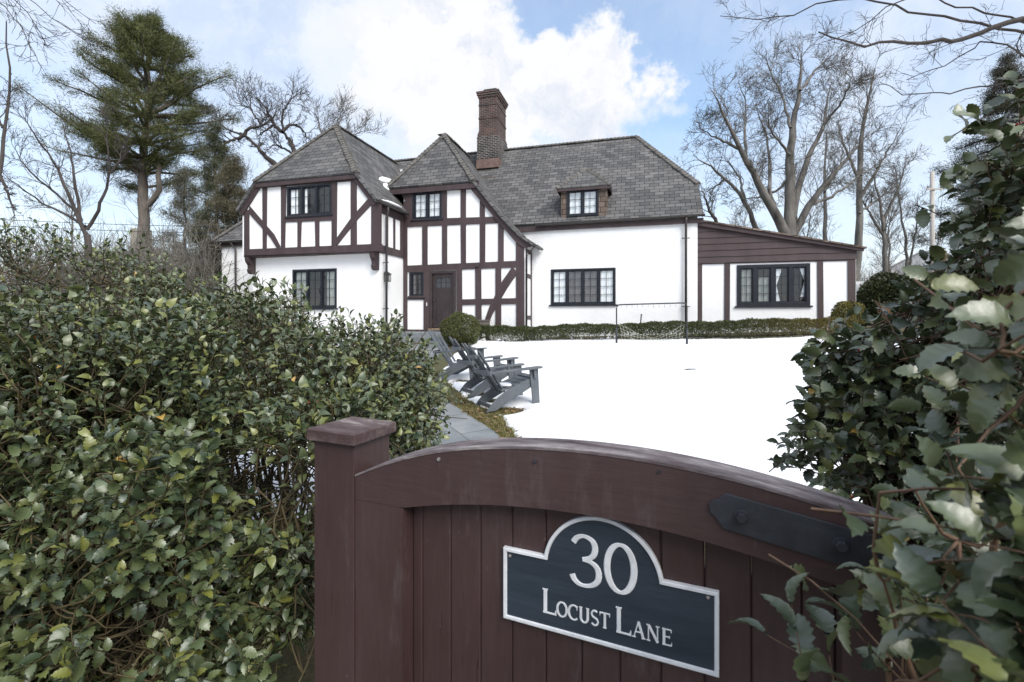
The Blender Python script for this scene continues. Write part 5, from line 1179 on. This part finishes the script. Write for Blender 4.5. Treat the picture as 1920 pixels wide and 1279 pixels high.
# left: tree behind the left wing
traced_tree('bare_tree', 'old crooked dark bare tree rising behind the left wing roof', 'tree', 26, [([(560, 560), (552, 400), (548, 330)], .45, .30, 0, 0),
  ([(548, 335), (516, 312), (496, 290), (478, 270), (459, 254)], .19, .12, -.5, .25), ([(459, 254), (440, 262), (420, 270), (408, 276)], .11, .06, -.5, .5), ([(459, 254), (462, 243), (492, 235), (520, 215)], .10, .04, 0, .9),
  ([(459, 254), (430, 245), (405, 228)], .07, .02, 0, .7), ([(548, 330), (553, 288), (543, 262), (530, 247)], .20, .13, 1, .2), ([(530, 247), (512, 232), (500, 205), (480, 180)], .11, .03, 1, 1.1), ([(530, 247), (545, 232), (555, 234), (574, 250), (576, 270)], .09, .04, 1, .5),
  ([(512, 235), (490, 250), (480, 258)], .06, .03, 1, .6), ([(550, 288), (520, 272), (500, 278)], .07, .03, -1, .5), ([(530, 247), (530, 215), (545, 185)], .08, .03, 1, 1.0), ([(492, 236), (470, 205), (440, 190)], .06, .03, 0, .9)], BARKD, 12, (9, 5, 4), 2.3, rmin=.010, up=.18, wig=.13)
traced_tree('bare_tree', 'twiggy bare tree showing over the ridge of the left wing', 'tree', 34, [([(625, 560), (622, 330), (615, 270)], .28, .12, 0, .0), ([(618, 300), (600, 240), (590, 205)], .10, .03, 0, 1.0), ([(618, 290), (635, 235), (640, 210)], .10, .03, 0, 1.0), ([(620, 300), (660, 255), (690, 240)], .09, .03, 0, .8)], BARK, 13, (12, 6, 4), 2.6, rmin=.011, up=.2)
# left foreground bare tree and edge tree
traced_tree('bare_tree', 'small dark multi-stemmed bare tree left of the tall pine', 'tree', 15, [([(172, 560), (163, 440)], .11, .09, 0, 0), ([(161, 440), (140, 395), (118, 335), (100, 300), (75, 268), (52, 235), (38, 205)], .062, .012, -1, .7),
  ([(152, 415), (142, 350), (135, 300), (125, 260), (112, 215)], .052, .010, 1, .7), ([(163, 430), (188, 390), (203, 340), (204, 270), (196, 215)], .055, .010, -.5, .6), ([(145, 400), (100, 362), (60, 325), (37, 300), (20, 260)], .042, .010, .5, .7),
  ([(160, 425), (120, 400), (75, 380), (30, 345), (0, 318)], .045, .012, 1, .7), ([(203, 330), (225, 300), (230, 270)], .04, .012, 0, .5)], BARKD, 14, (9, 5, 3), 1.5, rmin=.006, up=.10, wig=.08)
traced_tree('bare_tree', 'slim bare tree cut by the left edge of the photo', 'tree', 12, [([(-30, 560), (-8, 370), (2, 320), (9, 235), (20, 170), (14, 100), (12, 40)], .085, .012, 0, .6), ([(2, 330), (22, 385), (28, 405)], .04, .02, 0, .2), ([(6, 240), (-30, 180)], .04, .012, 0, .8)], BARKD, 15, (12, 4, 3), 1.0, rmin=.005, up=.12)
# overhanging branches
def overhang(label, trunk, Yb, limbs, seed, L_, mat=BARKD, cnt=(7, 4, 3)):
    rg = np.random.default_rng(seed); bx, by = trunk; base = np.array([bx, by, gz(bx, by)]); T = Tubes(); TW = Tubes(); hts = [P3(*l_[0][0], Yb)[2] for l_ in limbs]; top = max(hts)+1.5
    T.add(limbpath([base-[0, 0, .2], base+[.1, 0, top*.5], base+[0, .2, top]], 10, .03, rg), np.linspace(.26, .10, 10), 10)
    for pp, r0, r1, lf, dy in limbs:
        P = [P3(px, py, Yb+dy*i/(len(pp)-1)) for i, (px, py) in enumerate(pp)]; s_ = base.copy(); s_[2] = P[0][2]-.35*abs(P[0][0]-bx)*.35
        Q = limbpath([s_]+P, 26, .02, rg); T.add(Q, np.linspace(r0*1.5, r1, 26), 7); k = max(4, int(26*np.linalg.norm(P[0]-s_)/(np.linalg.norm(P[0]-s_)+sum(np.linalg.norm(P[i+1]-P[i]) for i in range(len(P)-1)))))
        twigs(TW, Q[k:], r1*2.2, L_*lf, 0, 3, rg, cnt, (25, 55), .03, .05, .0028, None, .10)
    o = tag(empty('bare_tree', tuple(base)), label, 'tree'); T.build('trunk', mat, o, base); TW.build('crown', mat, o, base)
overhang('bare tree outside the right edge whose dark branches hang across the top right', (9.6, 7.0), 6.5, [
  ([(1920, 32), (1850, 55), (1790, 78), (1745, 80), (1690, 76), (1640, 80), (1590, 82), (1535, 60)], .040, .008, 1, -.6),
  ([(1905, 100), (1838, 66), (1820, 95), (1790, 110), (1745, 135), (1700, 150)], .016, .005, 1, .5),
  ([(1700, -10), (1665, 12), (1625, 45), (1575, 70), (1540, 80)], .014, .005, .9, .5), ([(1570, -8), (1520, 12), (1480, 30), (1430, 38), (1350, 30)], .018, .005, .9, .8),
  ([(1960, 140), (1880, 155), (1820, 170), (1750, 175), (1700, 182), (1650, 155)], .015, .004, .9, -.4), ([(1960, 20), (1900, 70), (1915, 110)], .012, .006, .8, .2)], 61, .75)
overhang('bare tree outside the left edge whose fine twigs droop across the top left', (-9.5, 6.2), 5.2, [
  ([(-60, -60), (20, -10), (60, 40), (90, 90)], .012, .003, 1, .3), ([(-20, -80), (50, 0), (110, 30), (170, 75)], .010, .003, 1, .2), ([(-60, -20), (10, 5), (35, 50), (70, 110)], .010, .003, .9, -.2), ([(20, -90), (90, -15), (140, 15), (180, 45)], .009, .003, .9, .4)], 62, .55, cnt=(6, 4, 2))

# conifers
def needles(P, D, n, ln, wd, cols, seed, spread=.8, rad=.12):
    """sprays of thin needles round each foliage point"""
    rg = np.random.default_rng(seed); k = rg.integers(0, len(P), n); p = P[k]+rg.normal(size=(n, 3))*rad; d = norm(D[k]+rg.normal(size=(n, 3))*spread); s = norm(np.cross(d, rg.normal(size=(n, 3)))); L_ = rg.uniform(*ln, n)[:, None]
    V = np.stack([p-s*wd, p+s*wd, p+d*L_+s*wd*.3, p+d*L_-s*wd*.3], 1).reshape(-1, 3); t = rg.uniform(0, 1, (n, 1)); b_ = (rg.uniform(0, 1, len(P))[k])[:, None]
    t = .5*t+.5*b_; c = np.array(cols[0])*(1-t)+np.array(cols[1])*t; return V, np.arange(n*4).reshape(-1, 4), np.repeat(c, 4, 0)
def conifer(name, label, px, Y, limbdefs, trunkpx, r0, seed, nn, cols, ln=(.14, .28), wd=.010, barkm=BARKP, sub=7, rad=.12, droop=0.0, extra=()):
    rg = np.random.default_rng(seed); X0 = (px-CX)/FPX*Y; base = np.array([X0, Y, gz(X0, Y)]); T = Tubes()
    TP = [base-[0, 0, .3]]+[P3(a, b, Y) for a, b in trunkpx]; tr_ = limbpath(TP, 22, .04, rg); T.add(tr_, np.linspace(r0*1.1, r0*.15, 22), 9); FP = []; FD = []
    for e_ in extra: q = limbpath([P3(a, b, Y-.4) for a, b in e_], 10, .03, rg); T.add(q, np.linspace(r0*.45, r0*.25, 10), 7)
    for (py, az, L_, rise) in limbdefs:
        z = CAMZ+(HY-py)/FPX*Y; i = np.argmin(abs(tr_[:, 2]-z)); p = tr_[i]; d = np.array([math.cos(az), math.sin(az), rise]); d /= np.linalg.norm(d); pts = [p]
        for k in range(7): d = d+rg.normal(size=3)*.10; d[2] += .03-droop*.05; d /= np.linalg.norm(d); pts.append(pts[-1]+d*L_/7)
        pts = np.array(pts); T.add(pts, np.linspace(r0*.30, .02, 8)*min(1, L_/4+.3), 5)
        for k in range(sub*2):
            t = rg.uniform(.28, 1)*6.99; j = int(t); q = pts[j]+(pts[j+1]-pts[j])*(t-j); dd = pts[j+1]-pts[j]; dd = rot_about(dd/np.linalg.norm(dd), R(rg.uniform(20, 65)), rg); dd[2] = dd[2]*.5+.10-droop*.2; l2 = L_*rg.uniform(.12, .30)*(1.15-.5*t/7)
            m_ = 5; sp_ = np.array([q+dd*l2*u for u in np.linspace(0, 1, m_)]); T.add(sp_[[0, 2, 4]], [.02, .014, .006], 3)
            for u in sp_[1:]: FP.append(u); FD.append(dd+[0, 0, .3-droop*.5])
    FP = np.array(FP); FD = np.array(FD); v, f, c = needles(FP, FD, nn, ln, wd, cols, seed+1, .75, rad)
    o = tag(empty(name, tuple(base)), label, 'tree'); T.build('trunk', barkm, o, base); npmesh('foliage', v-base, f, NEEDLE, o, tint=c); return o
rg = np.random.default_rng(71); ld = []
prof = [(55, .9), (90, 2.1), (140, 3.3), (200, 4.3), (260, 4.7), (300, 3.7), (340, 2.6)]
for k in range(84):
    py = 56+280*(k/84)**.95; L_ = float(np.interp(py, [a for a, _ in prof], [b for _, b in prof]))*rg.uniform(.65, 1.05); az = k*2.4+rg.uniform(-.3, .3); ld.append((py, az, L_, .55 if py < 120 else .35 if py < 200 else .12))
ld += [(312, math.pi-.2, 8.2, .35), (305, math.pi+.3, 7.0, .28), (215, .1, 6.0, .22), (250, .2, 5.3, .2), (290, math.pi, 5.2, .12), (360, .3, 2.2, -.1), (362, math.pi-.5, 2.2, -.1)]
conifer('pine_tree', 'tall dark green pine with a thick bare trunk, left of the house', 270, 30, ld, [(270, 500), (270, 400), (266, 330), (275, 230), (280, 130), (272, 48)], .42, 72, 130000, [(.034, .048, .018), (.17, .18, .062)], ln=(.12, .26), wd=.012, rad=.20, extra=[[(276, 385), (292, 372), (301, 350), (298, 315), (292, 280)]])
def cone_limbs(top, bot, Lmax, n, seed, rise, pw=.9):
    rg = np.random.default_rng(seed); return [(top+(bot-top)*(k/n)**pw, k*2.4+rg.uniform(-.4, .4), (.25+Lmax*(k/n)**.8)*rg.uniform(.6, 1.1), rise) for k in range(n)]
conifer('hemlock_tree', 'thin dark hemlock between the pine and the left wing', 405, 25, cone_limbs(245, 560, 2.2, 52, 81, -.05), [(405, 560), (407, 400), (402, 240)], .16, 82, 60000, [(.035, .045, .025), (.13, .135, .075)], ln=(.06, .14), wd=.010, barkm=BARKD, droop=.4, rad=.17, sub=10)
conifer('hemlock_tree', 'brownish green hemlock touching the left wing eave', 440, 23, cone_limbs(300, 580, 2.2, 46, 83, -.02), [(440, 560), (440, 400), (436, 300)], .14, 84, 60000, [(.055, .052, .032), (.18, .16, .10)], ln=(.06, .14), wd=.010, barkm=BARKD, droop=.3, rad=.17, sub=10)
conifer('hemlock_tree', 'sparse grey green hemlock beside the pine trunk', 345, 28, cone_limbs(330, 560, 2.6, 40, 85, .0), [(345, 560), (347, 430), (345, 325)], .15, 86, 40000, [(.06, .062, .045), (.19, .18, .13)], ln=(.07, .15), wd=.010, barkm=BARKD, droop=.3, rad=.2, sub=9)
conifer('spruce_tree', 'large dark conifer behind the right holly at the right edge', 1890, 34, cone_limbs(120, 540, 6.4, 80, 87, -.02), [(1890, 540), (1888, 300), (1885, 110)], .34, 88, 120000, [(.035, .038, .026), (.13, .125, .085)], ln=(.10, .22), wd=.014, barkm=BARKD, droop=.4, rad=.24, sub=9)
# brushwood stuff under the trees
def brush(name, x0, x1, y0, y1, n, h, seed, mat):
    rg = np.random.default_rng(seed); T = Tubes()
    for _ in range(n):
        x, y = rg.uniform(x0, x1), rg.uniform(y0, y1); b_ = np.array([x, y, gz(x, y)]); hh = h*rg.uniform(.4, 1.1); d = np.array([rg.normal()*.25, rg.normal()*.2, 1]); q = [b_]
        for k in range(4): d = d+rg.normal(size=3)*[.22, .22, .05]; d /= np.linalg.norm(d); q.append(q[-1]+d*hh/4)
        T.add(q, np.linspace(.022, .007, 5), 3); q = np.array(q)
        for k in range(5): i = rg.integers(1, 4); dd = rot_about(d, R(rg.uniform(30, 75)), rg); T.add([q[i], q[i]+dd*hh*.15, q[i]+dd*hh*.28+[0, 0, .1]], [.010, .007, .004], 3)
    tag(T.build(name, mat), kind='stuff')
TH1 = two('brown_brush', (.11, .08, .062), (.24, .19, .155), 1.0); TH2 = two('grey_brush', (.12, .11, .095), (.26, .24, .21), 1.0)
brush('brushwood', 22, 52, 36, 52, 2600, 5.0, 91, TH1); brush('brushwood', -24, -13, 20, 30, 2300, 5.4, 92, TH2)
# far woods as leafless hill line
hillm = two('wooded_hill', (.10, .085, .075), (.19, .165, .15), .35, .95, .8, .6, 1.5)
for (x0, x1, Yh, z1) in ((20, 130, 95, 7.5), (-150, -36, 90, 6.5)):
    n = 60; V = []
    for i in range(n+1):
        x = x0+(x1-x0)*i/n; top = z1*(.75+.25*math.sin(i*.35)+.10*fb(i*1.7, 0, 1)); V += [(x, Yh, 0), (x+.5*fb(i, 3, 1), Yh+6, top*.8), (x, Yh+22, top), (x, Yh+60, 0)]
    F = [(4*i+k, 4*i+4+k, 4*i+5+k, 4*i+1+k) for i in range(n) for k in range(3)]; tag(MB().add(V, F).build('wooded_hill', hillm, smooth=True, uv=False), kind='structure')
# neighbour houses
def small_house(label, x, y, w, d, hw_, hr, rz_, wallm, roofm, chim_=None, wins=()):
    o = tag(empty('house', (x, y, gz(x, y)), rz_), label, 'house'); MB().prism([(-w/2, -.3), (w/2, -.3), (w/2, hw_), (0, hr), (-w/2, hw_)], -d/2, d/2).build('wall', wallm, o)
    sl_ = (hr-hw_)/(w/2); m = MB()
    for sg in (-1, 1): m.slab([(sg*(w/2+.4), -d/2-.3, hw_-.4*sl_+.12), (0, -d/2-.3, hr+.12), (0, d/2+.3, hr+.12), (sg*(w/2+.4), d/2+.3, hw_-.4*sl_+.12)], .1)
    m.build('roof', roofm, o)
    if chim_: c = chim_; MB().box(c[0]-c[2], c[0]+c[2], -.5, .5, c[1], c[3]).build('chimney', two('pale_stucco_chimney', (.30, .26, .21), (.42, .38, .32), 2), o)
    for (a, b, c, e_) in wins:
        f_ = MB().box(a-.08, b+.08, -d/2-.05, -d/2-.005, c-.08, e_+.08).build('window', WHITEP, o); MB().box(a, b, -d/2-.07, -d/2-.051, c, e_).build('pane', NAVY, f_)
    return o
small_house('white neighbour house far off behind the utility pole and right holly', 56, 64, 9, 9, 5.4, 8.0, -.72, WHITEP, SNOW, None, [(-3.4, -2.6, 3.4, 4.8), (-.4, .4, 3.4, 4.8), (2.6, 3.4, 3.4, 4.8)])
small_house('grey roofed neighbour house behind the left holly with a broad pale chimney', -32.5, 40, 7, 6, 4.0, 6.2, 1.45, two('grey_siding', (.30, .29, .28), (.40, .39, .38), 2), ROOF, (1.0, 4, .55, 8.3))
# utility pole and wires
px_, Yp = 1748, 30; X_ = (px_-CX)/FPX*Yp; up_ = tag(empty('utility_pole', (X_, Yp, gz(X_, Yp))), 'pale weathered utility pole at the right, in front of the dark conifer', 'utility pole')
PO = two('pale_pole_wood', (.38, .35, .32), (.52, .49, .46), 6, .8, .4, stretch=(3, 3, .3)); ht = P3(px_, 322, Yp)[2]-gz(X_, Yp)
MB().tube([(0, 0, -.3), (0, 0, ht)], [.15, .12], 12).build('pole', PO, up_, smooth=True); MB().box(-.5, .5, -.18, -.12, ht-1.2, ht-1.1).build('crossarm', PO, up_)
for sx in (-.42, .42): MB().tube([(sx, -.15, ht-1.1), (sx, -.15, ht-.98)], .035, 8).build('insulator', GUTTER, up_)
for k, (ya, yb, lab) in enumerate(((404, 424, 'thin black overhead wire crossing at the far left, the upper one'), (416, 436, 'thin black overhead wire crossing at the far left, the lower one'))):
    A_ = P3(-500, ya-30, 20); B_ = P3(470, yb+2, 21.5); n = 16; m = MB(); m.tube([tuple(A_+(B_-A_)*i/n-np.array([0, 0, 1.0*4*(i/n)*(1-i/n)*.25])) for i in range(n+1)], .012, 4); o = m.build('overhead_wire', IRON); tag(o, lab, 'wire', 'overhead wires at the far left')
# low white fence rail beyond the lean-to corner
fx, fy = toworld(6.7, 22.0); fo = tag(empty('rail_fence', (fx, fy, gz(fx, fy)), -.27), 'low pale blue white rail fence touching the right wall of the lean-to', 'fence')
MB().box(0, 3.4, -.04, .04, 1.54, 1.64).build('rail', WHITEP, fo)
for k in range(3): MB().box(.1+1.55*k, .2+1.55*k, -.05, .05, -.1, 1.539).build('post', WHITEP, fo)

# dead leaves along the grass edge and under the chairs
rg = np.random.default_rng(101); n = 260; Y = rg.uniform(5.2, 10, n); X = np.array([interp(PATH_R, y)+abs(rg.normal())*.16 for y in Y])
Xc = .05+rg.normal(size=60)*.14; Yc = 7.05+rg.normal(size=60)*.10; X = np.r_[X, Xc]; Y = np.r_[Y, Yc]; n = len(X)
P = np.stack([X, Y, [gz(a, b)+.018 for a, b in zip(X, Y)]], -1); a = rg.uniform(0, 6.28, n); D = np.stack([np.cos(a), np.sin(a), rg.normal(size=n)*.3], -1); U = np.stack([rg.normal(size=n)*.5, rg.normal(size=n)*.5, np.ones(n)], -1)
t = rg.uniform(0, 1, (n, 1)); c = np.array([.10, .055, .03])*(1-t)+np.array([.33, .22, .12])*t; ln_ = rg.uniform(.03, .065, n)
v, f, c = place_leaves(P, D, U, ln_, ln_*1.1, c, TF); tag(npmesh('leaf_litter', v, f, BOXW, tint=c), kind='stuff')
